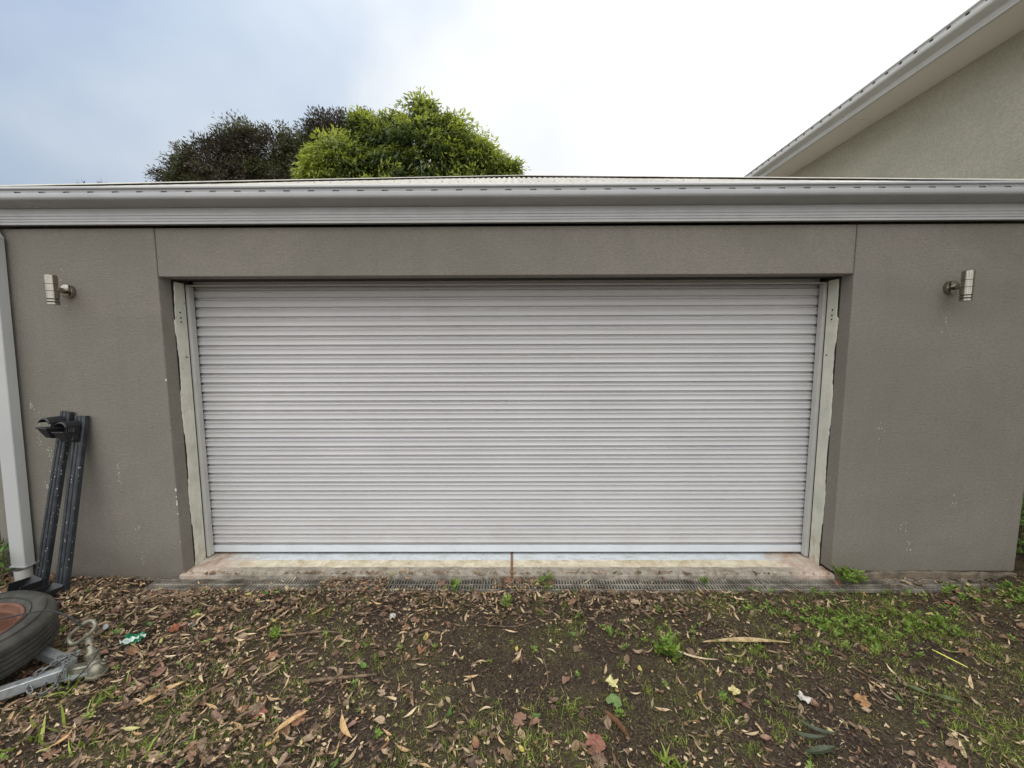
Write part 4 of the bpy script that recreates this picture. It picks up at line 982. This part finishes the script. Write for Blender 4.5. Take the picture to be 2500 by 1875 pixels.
def blades(x, y, h0, h1, wsc=1.0, tilt=0.5, dz=-0.002):
    n = len(x); h_ = rng.uniform(h0, h1, n); Rm = rots(n, tilt); tv = [(a_ * np.array([wsc, 1, 1]), b_) for a_, b_ in gt]
    # width fixed, height scaled: scale template before rotation by using two template sizes
    V_, T_ = scatter([(a_ * np.array([1 / 0.03, 1, 1]), b_) for a_, b_ in tv], np.stack([x, y, gh(x, y) + dz], -1), Rm, h_)
    return V_, T_
x, y = grass_pts(80000, green, 0.014, 14); V1, T1 = blades(x, y, 0.012, 0.045, 0.75, 0.6)
tag(link('grass', np_mesh('grass', V1, T1, GRASS_M)), 'thin patches of short yellow green grass growing through the soil', 'grass', kind='stuff')
mossd = lambda x, y: np.clip((0.3 + 1.0 * sst(-0.2, 1.6, x) + 0.5 * sst(-0.9, -1.3, y)) * np.clip(4.5 * (fbm(x * 3.6, y * 4.0, 91, 5) + 0.10), 0, 1.6), 0, 2.2)
x, y = grass_pts(130000, mossd, 0.02, 14); V1, T1 = blades(x, y, 0.006, 0.021, 1.1, 0.9)
tag(link('moss', np_mesh('moss', V1, T1, MOSS_M)), 'low olive moss and seedlings covering bare soil', 'moss', kind='stuff')
# broad-leaved weeds
wt = []
for k in range(5):
    tvs = []; tts = []; o_ = 0
    for q in range(6 + k):
        a_ = 2 * math.pi * q / (6 + k) + k; tv, tt = t_blade(0.022 + 0.004 * (q % 3), 0.0058, ov, 0.2, 0.3, 0.0, 0.006, 3)
        tv = tv + np.array([0.017, 0, 0]); el = 0.25 + 0.5 * ((q * 7 + k) % 5) / 5
        ry = np.array([[math.cos(el), 0, -math.sin(el)], [0, 1, 0], [math.sin(el), 0, math.cos(el)]]); rz_ = np.array([[math.cos(a_), -math.sin(a_), 0], [math.sin(a_), math.cos(a_), 0], [0, 0, 1]])
        tv = tv @ ry.T @ rz_.T + np.array([0, 0, 0.006 * (q % 4)]); tvs.append(tv); tts.append(tt + o_); o_ += len(tv)
    wt.append((np.concatenate(tvs), np.concatenate(tts)))
weedd = lambda x, y: np.clip((0.02 + 1.8 * np.exp(-(((x - 3.1) / 0.75) ** 2 + ((y + 0.30) / 0.20) ** 2)) + 1.4 * sst(2.9, 3.2, x) * sst(-0.3, -0.12, y) + 1.3 * np.exp(-(((x - 2.1) / 0.55) ** 2 + ((y + 0.45) / 0.16) ** 2)) + 0.5 * np.exp(-(((x - 1.0) / 0.35) ** 2 + ((y + 0.6) / 0.12) ** 2))
                  + 0.9 * sst(3.0, 3.7, x) * sst(-0.7, -0.3, y)) * np.clip(2.5 * (fbm(x * 3, y * 4, 23, 4) + 0.3), 0, 1.4), 0, 2.2)
x, y = sample(9000, y0=-1.9, y1=-0.15, df=weedd); x = x + rng.normal(0, 0.03, len(x)); y = np.minimum(y + rng.normal(0, 0.02, len(y)), -0.05); n = len(x)
V1, T1 = scatter(wt, np.stack([x, y, gh(x, y) + rng.uniform(0.002, 0.032, n)], -1), rots(n, 0.6), rng.uniform(0.3, 1.05, n))
tag(link('weeds', np_mesh('weeds', V1, T1, WEED_M)), 'low bright green weeds spreading in front of the right pier', 'weeds', kind='stuff')
# individual weed plants
def weed(x, y, s_, label, nm='weed_plant', n=5, mat=WEED_M):
    P = np.array([(x + random.uniform(-.03, .03) * s_, y + random.uniform(-.025, .025) * s_, 0) for _ in range(n)]); P[:, 2] = height_at(P[:, 0], P[:, 1], rng.uniform(0.01, 0.04 * s_, n))
    V_, T_ = scatter(wt, P, rots(n, 0.5), rng.uniform(0.8, 1.5, n) * s_); t = empty(nm, (0, 0, 0), label, 'weed')
    link('leaves', np_mesh('leaves', V_, T_, mat), t)
    mb = MB()
    for q in P: mb.tube([(x, y, q[2] - 0.04), tuple(q)], 0.0012, 5)
    mb.build('stem', GRN_L, t); return t
weed(2.50, -0.045, 1.5, 'bright green weed sprouting at the foot of the right door corner', n=7)
weed(2.58, -0.06, 1.3, 'smaller green weed beside the one at the right door corner', n=5)
weed(0.29, -0.10, 1.1, 'weed growing out of the drain grate right of the threshold crack')
weed(-0.35, -0.14, 1.0, 'small weed at the edge of the exposed grate left of centre')
weed(0.02, -0.30, 1.1, 'dark green weed in the litter just below the threshold crack')
weed(-1.35, -0.62, 0.9, 'green weed tuft on the soil below the left part of the door')
weed(0.92, -0.72, 1.5, 'bushy green weed in the mossy patch right of centre', n=8)
weed(1.45, -0.10, 0.9, 'tiny weed in the grate below the right half of the door')
# grass tufts and longer blades bottom left
def tuft(x, y, n, h0, h1, label, mat=GRASS_M, wsc=1.3, tilt=0.7, spread=0.03):
    xx_ = x + rng.normal(0, spread, n); yy_ = y + rng.normal(0, spread, n); V_, T_ = blades(xx_, yy_, h0, h1, wsc, tilt)
    tag(link('grass_tuft', np_mesh('grass_tuft', V_, T_, mat)), label, 'grass tuft')
tuft(-2.22, -0.97, 30, 0.03, 0.10, 'yellow green grass tuft in front of the drawbar chain')
tuft(-1.95, -1.02, 30, 0.03, 0.08, 'feathery grass tuft right of the drawbar chain')
tuft(-1.55, -1.0, 60, 0.02, 0.05, 'bright mossy grass cushion between long tan leaves', spread=0.035)
tuft(-1.80, -1.24, 14, 0.05, 0.12, 'long flattened grass blades in the lower left corner')
tuft(-2.05, -1.20, 16, 0.06, 0.14, 'long bright blades sprawling at the very left of the bottom edge', wsc=1.6, tilt=1.1, spread=0.05)
tuft(-1.45, -1.25, 16, 0.05, 0.12, 'sprawling pale grass blades right of the lower left corner', wsc=1.5, tilt=1.1, spread=0.05)
tuft(-1.20, -0.85, 34, 0.02, 0.06, 'small green tuft beside the thick rotten stick', spread=0.03)
tuft(0.35, -1.05, 40, 0.02, 0.055, 'pale green tuft left of the heart shaped leaf', spread=0.035)
tuft(1.75, -0.78, 40, 0.02, 0.05, 'yellowish grass tuft right of the long bark strip', spread=0.04)
tuft(0.12, -1.22, 40, 0.02, 0.06, 'short grass tuft at the bottom centre')
tuft(0.70, -1.30, 34, 0.03, 0.09, 'long bladed grass tuft at the lower edge right of centre', wsc=2.0)
tuft(1.05, -1.12, 34, 0.02, 0.05, 'thin olive grass tuft on bare soil at lower right')

# ------------------------------------------------------------------ hero debris
def hero(name, tv_tt, x, y, rz, sc, mat, label, cat='leaf', dz=0.02, tilt=(0.05, 0.05), scy=1.0):
    o = link(name, np_mesh(name, tv_tt[0] * np.array([1, scy, 1]), tv_tt[1], mat)); z_ = float(height_at(np.array([x]), np.array([y]), 0)[0])
    o.location = (x, y, z_ + dz); o.rotation_euler = (tilt[0], tilt[1], rz); o.scale = (sc,) * 3; tag(o, label, cat); return o
def plainmat(name, c1, c2, rough=0.5, sc=40, trans=0.0, c3=None):
    m = Mat(name, rough, spec=0.4); c = m.mix(m.ramp(m.noise(sc, 5, 0.7, m.pos()), [(0.38, 0.0), (0.66, 1.0)]), srgb(*c1), srgb(*c2))
    if c3: c = m.mix(m.ramp(m.noise(sc * 2.5, 4, 0.7, m.pos()), [(0.56, 0.0), (0.64, 0.8)]), c, srgb(*c3))
    m.col(c); return m.m
big_l = lambda Ln, w, c_=0.1, f_2=0.3, b_=0.06: t_blade(Ln, w, lan, c_, f_2, b_, 0.02, 12)
hero('bark_strip', t_blade(0.52, 0.015, lambda u: 0.25 + 0.75 * math.sin(math.pi * u) ** 0.6, 0.02, 0.8, 0.04, 0, 20, 0.003), 1.42, -0.655, 0.05, 1, plainmat('dry_bark', (196, 176, 132), (146, 116, 84), 0.6, 30, c3=(96, 70, 50)), 'long pale tan bark strip lying across the soil right of centre', 'bark', 0.022)
hero('bark_strip', t_blade(0.24, 0.008, lan, 0.05, 0.6, -0.05, 0, 10), 1.08, -0.745, -0.25, 1, plainmat('pale_bark', (214, 200, 170), (176, 150, 118), 0.6, 30), 'thin pale bark sliver touching the long bark strip', 'bark', 0.018)
hero('yellow_strip', t_blade(0.135, 0.0062, lambda u: 0.8 if 0.05 < u < 0.95 else 0.4, 0.0, 0.2, 0.0, 0, 6), 2.45, -0.78, -1.05, 1, plainmat('yellow_stem', (222, 222, 110), (198, 200, 88), 0.45), 'straight bright yellow stem lying on moss at the right', 'stem', 0.022)
hero('fallen_leaf', t_lobed(0.052, 5, 0.16, 0.2, 12, 0.05), 0.42, -1.222, 0.8, 1.0, plainmat('pink_brown_leaf', (150, 102, 88), (120, 76, 64), 0.55, 60), 'rounded pinkish brown leaf lying flat near the bottom right of centre', 'leaf', 0.014)
hero('fallen_leaf', t_lobed(0.040, 4, 0.10, 0.4, 15, 0.03), 1.777, -1.0, 0.3, 1.0, plainmat('tan_round_leaf', (176, 138, 96), (146, 106, 74), 0.5, 50), 'cupped round tan leaf alone on bare soil at lower right', 'leaf', 0.018)
DG = plainmat('dark_green_leaf', (66, 74, 54), (44, 54, 40), 0.4, 30, c3=(96, 92, 62))
hero('fallen_leaf', big_l(0.155, 0.014, 0.12, 0.5, 0.06), 1.42, -1.17, 2.55, 1, DG, 'dark green pointed leaf, farthest of the three fanned at lower right', 'leaf', 0.03)
hero('fallen_leaf', big_l(0.13, 0.013, 0.15, 0.6, 0.03), 1.36, -1.205, 2.85, 1, DG, 'dark green pointed leaf, middle one of the three fanned at lower right', 'leaf', 0.026)
hero('fallen_leaf', big_l(0.15, 0.019, 0.10, 0.4, -0.03), 1.37, -1.255, 3.25, 1, DG, 'broad dark green leaf, nearest of the three fanned at lower right', 'leaf', 0.022)
TN = plainmat('speckled_tan_leaf', (206, 176, 126), (176, 138, 96), 0.5, 50, c3=(110, 74, 50))
hero('fallen_leaf', big_l(0.19, 0.019, 0.07, 0.4, 0.10), -1.66, -1.02, 0.95, 1, TN, 'long speckled tan leaf slanting up beside the grass cushion', 'leaf', 0.03)
hero('fallen_leaf', big_l(0.15, 0.015, 0.07, 0.4, 0.08), -0.95, -1.16, 0.9, 1, TN, 'long tan leaf with green stalk left of the bottom centre', 'leaf', 0.026)
hero('fallen_leaf', big_l(0.14, 0.014, 0.06, 0.4, -0.10), -0.69, -1.17, -0.85, 1, TN, 'long pale tan leaf pointing down toward the bottom centre', 'leaf', 0.028)
hero('fallen_leaf', big_l(0.12, 0.017, 0.1, 0.3, 0.0), -1.66, -1.18, 0.1, 0.62, YEL_L, 'small oval yellow leaf on dark soil at lower left', 'leaf', 0.02)
hero('fallen_leaf', t_lobed(0.050, 3, 0.2, 0.3, 19, 0.02), 0.55, -1.03, 0.9, 1, plainmat('ivy_green', (98, 124, 72), (122, 142, 88), 0.45, 40), 'pale green heart shaped leaf lying right of the bottom centre', 'leaf', 0.02)
hero('fallen_leaf', t_lobed(0.040, 5, 0.35, 0.6, 21, 0.02), 0.56, -0.94, 0.2, 1, plainmat('cream_leaf', (212, 206, 152), (176, 168, 112), 0.5, 60), 'crumpled cream yellow leaf just above the pale green heart shaped leaf', 'leaf', 0.026)
hero('fallen_leaf', t_lobed(0.034, 4, 0.3, 0.6, 25, 0.02), 1.16, -0.98, 0.2, 1, plainmat('cream_leaf_b', (214, 204, 150), (170, 150, 96), 0.5, 60), 'crumpled cream leaf on the soil below the long bark strip', 'leaf', 0.024)
hero('fallen_leaf', t_lobed(0.046, 5, 0.3, 0.4, 27, 0.03), -2.02, -0.55, 0.2, 1, plainmat('rust_leaf', (150, 90, 62), (116, 66, 46), 0.5, 50), 'large rusty brown leaf behind the green crumpled wrapper', 'leaf', 0.03)
hero('fallen_leaf', t_lobed(0.050, 5, 0.3, 0.3, 29, 0.03), -1.15, -1.10, 1.2, 1, plainmat('rose_leaf', (148, 98, 88), (118, 70, 62), 0.5, 50), 'large rosy brown leaf lying left of the bottom centre', 'leaf', 0.02)
hero('bark_strip', t_blade(0.17, 0.014, lan, 0.05, 0.9, 0.06, 0, 10), 0.53, -1.155, -0.98, 1, plainmat('rotting_wood', (128, 84, 50), (66, 48, 38), 0.6, 30, c3=(40, 32, 27)), 'rotting orange brown wood sliver near the bottom right of centre', 'bark', 0.022)
# crumpled green and white wrapper
m = Mat('wrapper_foil', 0.3, spec=0.6); m.col(m.ramp(m.vor(34, m.pos(), out_='Color'), [(0.35, srgb(30, 128, 88)), (0.5, srgb(206, 218, 212)), (0.7, srgb(24, 104, 72))], 'CONSTANT')); WR = m.m
v = []; f = []; n = 9
for a_ in range(n):
    for b_ in range(n): v.append((a_ * 0.0125 - 0.05 + random.uniform(-.006, .006), b_ * 0.009 - 0.036 + random.uniform(-.005, .005), 0.012 + random.uniform(-0.012, 0.02)))
for a_ in range(n - 1):
    for b_ in range(n - 1): k = a_ * n + b_; f.append((k, k + 1, k + n + 1, k + n))
o = MB().add(v, f).build('crumpled_wrapper', WR); o.location = (-2.17, -0.66, -0.01); o.rotation_euler = (0.1, 0.1, 0.3); tag(o, 'crumpled green and white wrapper lying on the litter right of the hitch', 'wrapper')
# white paper scraps
PAP = plainmat('white_scrap', (214, 212, 206), (170, 164, 154), 0.7, 50)
for x, y, s_, lb in ((-0.72, -0.42, 1.0, 'crumpled white scrap on bare soil below the left half of the door'), (1.5, -0.99, 1.1, 'crumpled grey white scrap on bare soil at lower right'), (0.32, -0.085, 0.6, 'small white scrap stuck on the drain grate'), (-1.95, -0.5, 1.0, 'pale flat scrap behind the green wrapper')):
    v = []; f = []
    for a_ in range(6):
        for b_ in range(6): v.append(((a_ - 2.5) * 0.009 * s_ + random.uniform(-.003, .003), (b_ - 2.5) * 0.007 * s_ + random.uniform(-.003, .003), random.uniform(0, 0.02) * s_))
    for a_ in range(5):
        for b_ in range(5): k = a_ * 6 + b_; f.append((k, k + 1, k + 7, k + 6))
    o = MB().add(v, f).build('paper_scrap', PAP); o.location = (x, y, float(height_at(np.array([x]), np.array([y]), 0.004)[0])); o.rotation_euler = (0, 0, random.random() * 6); tag(o, lb, 'paper scrap')
# twigs
def twig(pts, r0, label, r1=None):
    P = [(x, y, float(height_at(np.array([x]), np.array([y]), 0)[0]) + 0.012 + dz) for x, y, dz in pts]; sp = spline(P, 6); n = len(sp)
    mb = MB().tube(sp, [r0 + ((r1 or r0 * 0.5) - r0) * k / n for k in range(n)], 6)
    return tag(mb.build('twig', TWIG_M), label, 'twig')
twig([(1.9, -0.80, 0), (2.0, -0.95, 0.01), (2.12, -1.08, 0.01), (2.25, -1.22, 0.0)], 0.003, 'long thin pale twig slanting down to the lower right corner')
twig([(1.86, -1.05, 0), (1.88, -0.95, 0.01), (1.98, -0.91, 0.02), (2.12, -0.93, 0.01)], 0.003, 'hooked pale twig curving around at the lower right')
twig([(0.22, -0.72, 0), (0.24, -0.9, 0.01), (0.18, -1.02, 0.01), (0.10, -1.25, 0.0)], 0.003, 'thin dark twig running down to the bottom centre')
twig([(-1.02, -0.93, 0), (-0.92, -0.91, 0.01), (-0.80, -0.90, 0.01), (-0.66, -0.88, 0.0)], 0.010, 'thick dark rotten stick lying left of centre', 0.006)
twig([(-1.45, -0.60, 0), (-1.3, -0.61, 0.01), (-1.1, -0.58, 0.01), (-0.98, -0.56, 0)], 0.007, 'brown stick half buried in litter below the left part of the door', 0.004)
twig([(-2.35, -1.18, 0), (-2.05, -1.02, 0.02), (-1.8, -0.9, 0.02), (-1.55, -0.80, 0)], 0.0025, 'long straw thin stalk slanting up from the lower left corner')
twig([(-0.15, -0.5, 0), (0.05, -0.52, 0.01), (0.2, -0.47, 0.0)], 0.003, 'short dark twig on the bare patch below the threshold crack')
NT = 240; x = rng.uniform(-4, 4, NT); y = rng.uniform(-1.9, -0.16, NT); mb = MB()
for k in range(NT):
    a_ = rng.uniform(0, 6.28); l_ = rng.uniform(0.03, 0.11); z_ = float(gh(x[k], y[k])) + 0.010
    mb.tube([(x[k], y[k], z_), (x[k] + l_ * .5 * math.cos(a_) + rng.normal(0, .004), y[k] + l_ * .5 * math.sin(a_), z_ + rng.uniform(0, .012)), (x[k] + l_ * math.cos(a_ + .2), y[k] + l_ * math.sin(a_ + .2), z_ + rng.uniform(-.004, .006))], [0.0016, 0.0014, 0.0008], 4)
tag(mb.build('small_twigs', TWIG_M), 'fine broken twigs and stalks mixed into the litter', 'twigs', kind='stuff')
# long fresh stem lying on the ground, lower right (leafy shoot)
t = empty('leafy_shoot', (0, 0, 0), 'fallen green shoot with two leaves in the lower right', 'shoot')
mb = MB().tube(spline([(1.93, -0.93, -0.01), (2.0, -0.985, -0.005), (2.06, -1.0, -0.01), (2.16, -1.06, -0.02)]), 0.002, 6); mb.build('stem', TWIG_M, t)
for x, y, r_z in ((2.10, -0.96, -0.7), (2.18, -1.02, -0.4)):
    o = link('leaf', np_mesh('leaf', *big_l(0.10, 0.017, 0.15, 0.5, 0.1), plainmat('olive_leaf', (92, 100, 62), (70, 78, 50), 0.45, 40)), t); o.location = (x, y, float(gh(x, y)) + 0.02); o.rotation_euler = (0, 0, r_z)

# ------------------------------------------------------------------ trees behind the garage
TL_N = [t_blade(0.16, 0.027, lan, 0.12, 0.3, 0.05, 0, 2), t_blade(0.14, 0.025, lan, 0.2, 0.5, -0.05, 0, 2), t_blade(0.18, 0.029, lan, 0.1, 0.4, 0.0, 0, 2)]
TL_S = [t_blade(0.11, 0.024, ov, 0.1, 0.3, 0.0, 0, 2), t_blade(0.14, 0.020, lan, 0.1, 0.3, 0.05, 0, 2)]
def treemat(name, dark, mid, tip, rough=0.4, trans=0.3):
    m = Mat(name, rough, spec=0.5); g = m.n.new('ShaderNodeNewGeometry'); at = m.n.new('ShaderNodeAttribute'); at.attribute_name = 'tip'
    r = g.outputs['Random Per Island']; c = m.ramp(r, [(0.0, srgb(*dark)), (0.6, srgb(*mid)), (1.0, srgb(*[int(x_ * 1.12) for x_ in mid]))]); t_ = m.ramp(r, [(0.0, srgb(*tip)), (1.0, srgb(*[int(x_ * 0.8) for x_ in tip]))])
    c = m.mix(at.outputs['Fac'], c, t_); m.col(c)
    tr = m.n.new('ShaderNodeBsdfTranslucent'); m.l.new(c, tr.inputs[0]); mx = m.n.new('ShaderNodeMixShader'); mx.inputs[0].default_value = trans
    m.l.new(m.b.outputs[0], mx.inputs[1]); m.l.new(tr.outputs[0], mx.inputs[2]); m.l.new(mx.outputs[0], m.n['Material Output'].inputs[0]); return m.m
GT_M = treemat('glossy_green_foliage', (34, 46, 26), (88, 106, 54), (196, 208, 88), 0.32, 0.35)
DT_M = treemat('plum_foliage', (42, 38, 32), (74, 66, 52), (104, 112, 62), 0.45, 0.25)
def tree(name, lobes, temps, mat, base, label, nl, cl_r, leafs, lit_mottle_fn, droop=0.5, gap=0.0, wisps=0, cat='tree'):
    t = empty(name, base, label, cat); t.location = (0, 0, 0)
    lob = np.array(lobes, float); w = lob[:, 3] * lob[:, 4]; w = w / w.sum()
    # cluster centres near lobe surfaces
    nc = nl; pick = rng.choice(len(lob), nc, p=w); d = rng.normal(size=(nc, 3)); d /= np.linalg.norm(d, axis=1)[:, None]; d[:, 1] = -np.abs(d[:, 1]) * (rng.random(nc) < 0.8) + np.abs(d[:, 1]) * (rng.random(nc) >= 0.8) * 0.6
    rad = rng.uniform(0.45, 1.03, nc) ** 0.7
    cc = lob[pick, :3] + d * (np.stack([lob[pick, 3], lob[pick, 3] * 0.8, lob[pick, 4]], -1)) * rad[:, None]
    keep = cc[:, 2] > lob[:, 2].min() - 2.2; cc = cc[keep]; d = d[keep]; nc = len(cc)
    per = leafs; n = nc * per
    cr = np.repeat(rng.uniform(0.6, 1.25, nc) * cl_r, per)
    o_ = rng.normal(size=(n, 3)); o_ /= np.linalg.norm(o_, axis=1)[:, None]; rr_ = rng.random(n) ** 0.45
    P = np.repeat(cc, per, 0) + o_ * (cr * rr_)[:, None] * np.array([1, 1, 0.75])
    # leaf axes: outward mixed with droop
    dirv = o_ * 0.9 + np.repeat(d, per, 0) * 0.5 + rng.normal(0, 0.35, (n, 3)) + np.array([0, 0, -droop]); dirv /= np.linalg.norm(dirv, axis=1)[:, None]
    up = rng.normal(0, 0.5, (n, 3)) + np.array([0, -0.3, 1.0]) + o_ * 0.4; yv = np.cross(up, dirv); yv /= np.linalg.norm(yv, axis=1)[:, None] + 1e-9; zv = np.cross(dirv, yv)
    Rm = np.stack([dirv, yv, zv], -1); sc = rng.uniform(0.65, 1.25, n)
    pick2 = rng.integers(0, len(temps), n); VV = []; TT = []; tp = []; of = 0; tips = lit_mottle_fn(P, np.repeat(cc, per, 0), o_, rr_, np.repeat(d, per, 0))
    for k, (tv, tt) in enumerate(temps):
        ix = np.where(pick2 == k)[0]; w_ = np.einsum('nij,vj->nvi', Rm[ix], tv) * sc[ix][:, None, None] + P[ix][:, None, :]
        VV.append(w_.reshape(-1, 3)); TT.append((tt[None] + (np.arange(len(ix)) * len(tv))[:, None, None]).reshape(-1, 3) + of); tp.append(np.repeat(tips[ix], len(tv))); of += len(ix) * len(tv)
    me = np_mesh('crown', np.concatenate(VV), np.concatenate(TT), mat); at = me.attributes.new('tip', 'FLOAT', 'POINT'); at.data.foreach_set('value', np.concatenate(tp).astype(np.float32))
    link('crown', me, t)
    # trunk and limbs
    mb = MB(); b = Vector(base); fork = b + Vector((0, 0, 2.8)); mb.tube(spline([b - Vector((0, 0, 0.3)), b + Vector((0.1, 0, 1.4)), fork], 6), [0.22 - 0.004 * k for k in range(13)], 12); mb.build('trunk', TWIG_M, t)
    for q in lob:
        e = Vector(q[:3].tolist()); mid = fork.lerp(e, 0.5) + Vector((rng.normal(0, .2), rng.normal(0, .2), 0.3)); sp = spline([fork, mid, e, e + Vector((0, 0, q[4] * 0.6))], 5)
        mb = MB().tube(sp, [max(0.015, 0.13 * (1 - k / len(sp))) for k in range(len(sp))], 8); mb.build('limb', TWIG_M, t)
    tw = MB()
    for k in rng.choice(nc, min(nc, 260), replace=False):
        c_ = Vector(cc[k].tolist()); dd = Vector(d[k].tolist()); tw.tube([c_ - dd * 0.45, c_, c_ + dd * 0.18 + Vector((0, 0, 0.05))], [0.012, 0.008, 0.003], 4)
    tag(tw.build('twigs', TWIG_M, t), kind='stuff')
    return t
YG = 9.0
def lit_tops(P, cc, o_, rr_, d):  # paints sunlit lime onto cluster tops and the right slope, with some new growth
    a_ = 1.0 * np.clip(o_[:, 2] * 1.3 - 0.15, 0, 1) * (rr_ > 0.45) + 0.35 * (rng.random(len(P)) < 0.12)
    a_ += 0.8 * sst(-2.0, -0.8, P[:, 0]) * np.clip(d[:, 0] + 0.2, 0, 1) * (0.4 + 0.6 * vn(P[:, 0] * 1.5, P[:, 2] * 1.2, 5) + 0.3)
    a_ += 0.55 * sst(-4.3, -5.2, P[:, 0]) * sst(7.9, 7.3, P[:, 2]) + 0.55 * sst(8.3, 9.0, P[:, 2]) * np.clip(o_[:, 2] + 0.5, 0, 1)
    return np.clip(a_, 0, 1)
gl_ = [(-2.7, YG, 7.15, 1.40, 1.25), (-2.62, YG, 8.25, 0.42, 0.55), (-4.35, YG, 7.75, 0.50, 0.62), (-3.65, YG, 7.50, 0.85, 0.78), (-1.75, YG, 7.62, 0.75, 0.68), (-1.05, YG, 6.95, 0.80, 0.80), (-0.40, YG, 6.55, 0.50, 0.55), (0.02, YG, 6.72, 0.22, 0.32),
       (-4.85, YG - .5, 6.75, 0.92, 0.72), (-5.3, YG - .6, 6.3, 0.55, 0.45), (-1.5, YG, 5.4, 1.5, 1.4), (-3.8, YG, 5.4, 1.9, 1.5)]
tree('green_tree', gl_, TL_N, GT_M, (-2.9, YG + 0.3, -0.1), 'dense rounded bright green tree rising behind the garage roof', 1150, 0.36, 84, lit_tops, 0.75)
YD = 12.5
def dtip(P, cc, o_, rr_, d):
    return np.clip(0.9 * (vn(P[:, 0] * 0.9, P[:, 2] * 1.1, 15) > 0.10) * rng.random(len(P)) + 0.2 * rng.random(len(P)), 0, 1)
dl_ = [(-12.2, YD, 7.8, 1.2, 0.9), (-11.4, YD, 8.4, 1.4, 1.1), (-10.2, YD, 9.1, 0.95, 1.15), (-9.0, YD, 8.8, 1.35, 1.2), (-7.7, YD, 8.6, 1.3, 1.15), (-7.0, YD, 9.5, 0.85, 1.0), (-6.6, YD + .5, 9.3, 1.0, 1.4), (-10.4, YD, 7.3, 2.3, 1.6), (-7.5, YD, 7.3, 2.0, 1.5), (-5.6, YD + 0.3, 9.9, 0.5, 0.75), (-12.9, YD, 7.5, 0.5, 0.4)]
tree('plum_tree', dl_, TL_S, DT_M, (-9.6, YD + 0.3, -0.1), 'dark purplish brown plum tree spreading left of the green tree', 2300, 0.36, 46, dtip, 0.1)
# distant sapling tips over the roof at the left
sl_ = [(-17.9, 14.0, 8.35, 0.25, 0.35), (-17.1, 14, 8.30, 0.2, 0.32), (-16.2, 14, 8.2, 0.2, 0.2), (-13.4, 14, 8.2, 0.15, 0.25), (-16.5, 14, 7.2, 2.2, 0.6)]
tree('sapling', sl_, TL_S, DT_M, (-16.5, 14.2, -0.1), 'thin sapling tips just showing over the gutter at the left', 60, 0.22, 14, dtip, 0.0)
# shrubs in side gaps
def shrub(x0, x1, y, z1, label, n=900, name='shrub'):
    t = empty(name, ((x0 + x1) / 2, y, -0.05), label, 'shrub'); t.location = (0, 0, 0)
    P = np.stack([rng.uniform(x0, x1, n), y + rng.normal(0, 0.12, n), rng.random(n) ** 0.7 * z1 - 0.03], -1)
    V_, T_ = scatter([(a_ * 0.45, b_) for a_, b_ in TL_N], P, rots(n, 1.0), rng.uniform(0.6, 1.3, n)); link('foliage', np_mesh('foliage', V_, T_, GRN_L), t)
    mb = MB()
    for k in range(9): xx_ = rng.uniform(x0, x1); mb.tube([(xx_, y, -0.1), (xx_ + rng.normal(0, .05), y, z1 * 0.8)], [0.006, 0.003], 5)
    mb.build('stems', TWIG_M, t)
shrub(3.95, 4.5, 0.35, 0.55, 'dark leafy shrub past the right corner of the garage', 700)
shrub(-4.05, -3.64, -0.10, 0.30, 'low leafy ivy clump at the foot of the downpipe', 420, 'ivy_clump')
# pale galvanised rail piece at the left edge
t = MB(); t.tube(spline([(-3.95, -0.30, 0.10), (-3.75, -0.27, 0.17), (-3.60, -0.24, 0.22), (-3.57, -0.25, 0.20), (-3.72, -0.29, 0.13), (-3.95, -0.33, 0.05)]), 0.006, 8)
o = t.build('metal_bracket', GALV_M); tag(o, 'pale bent metal rail poking in beside the downpipe foot', 'metal rail')
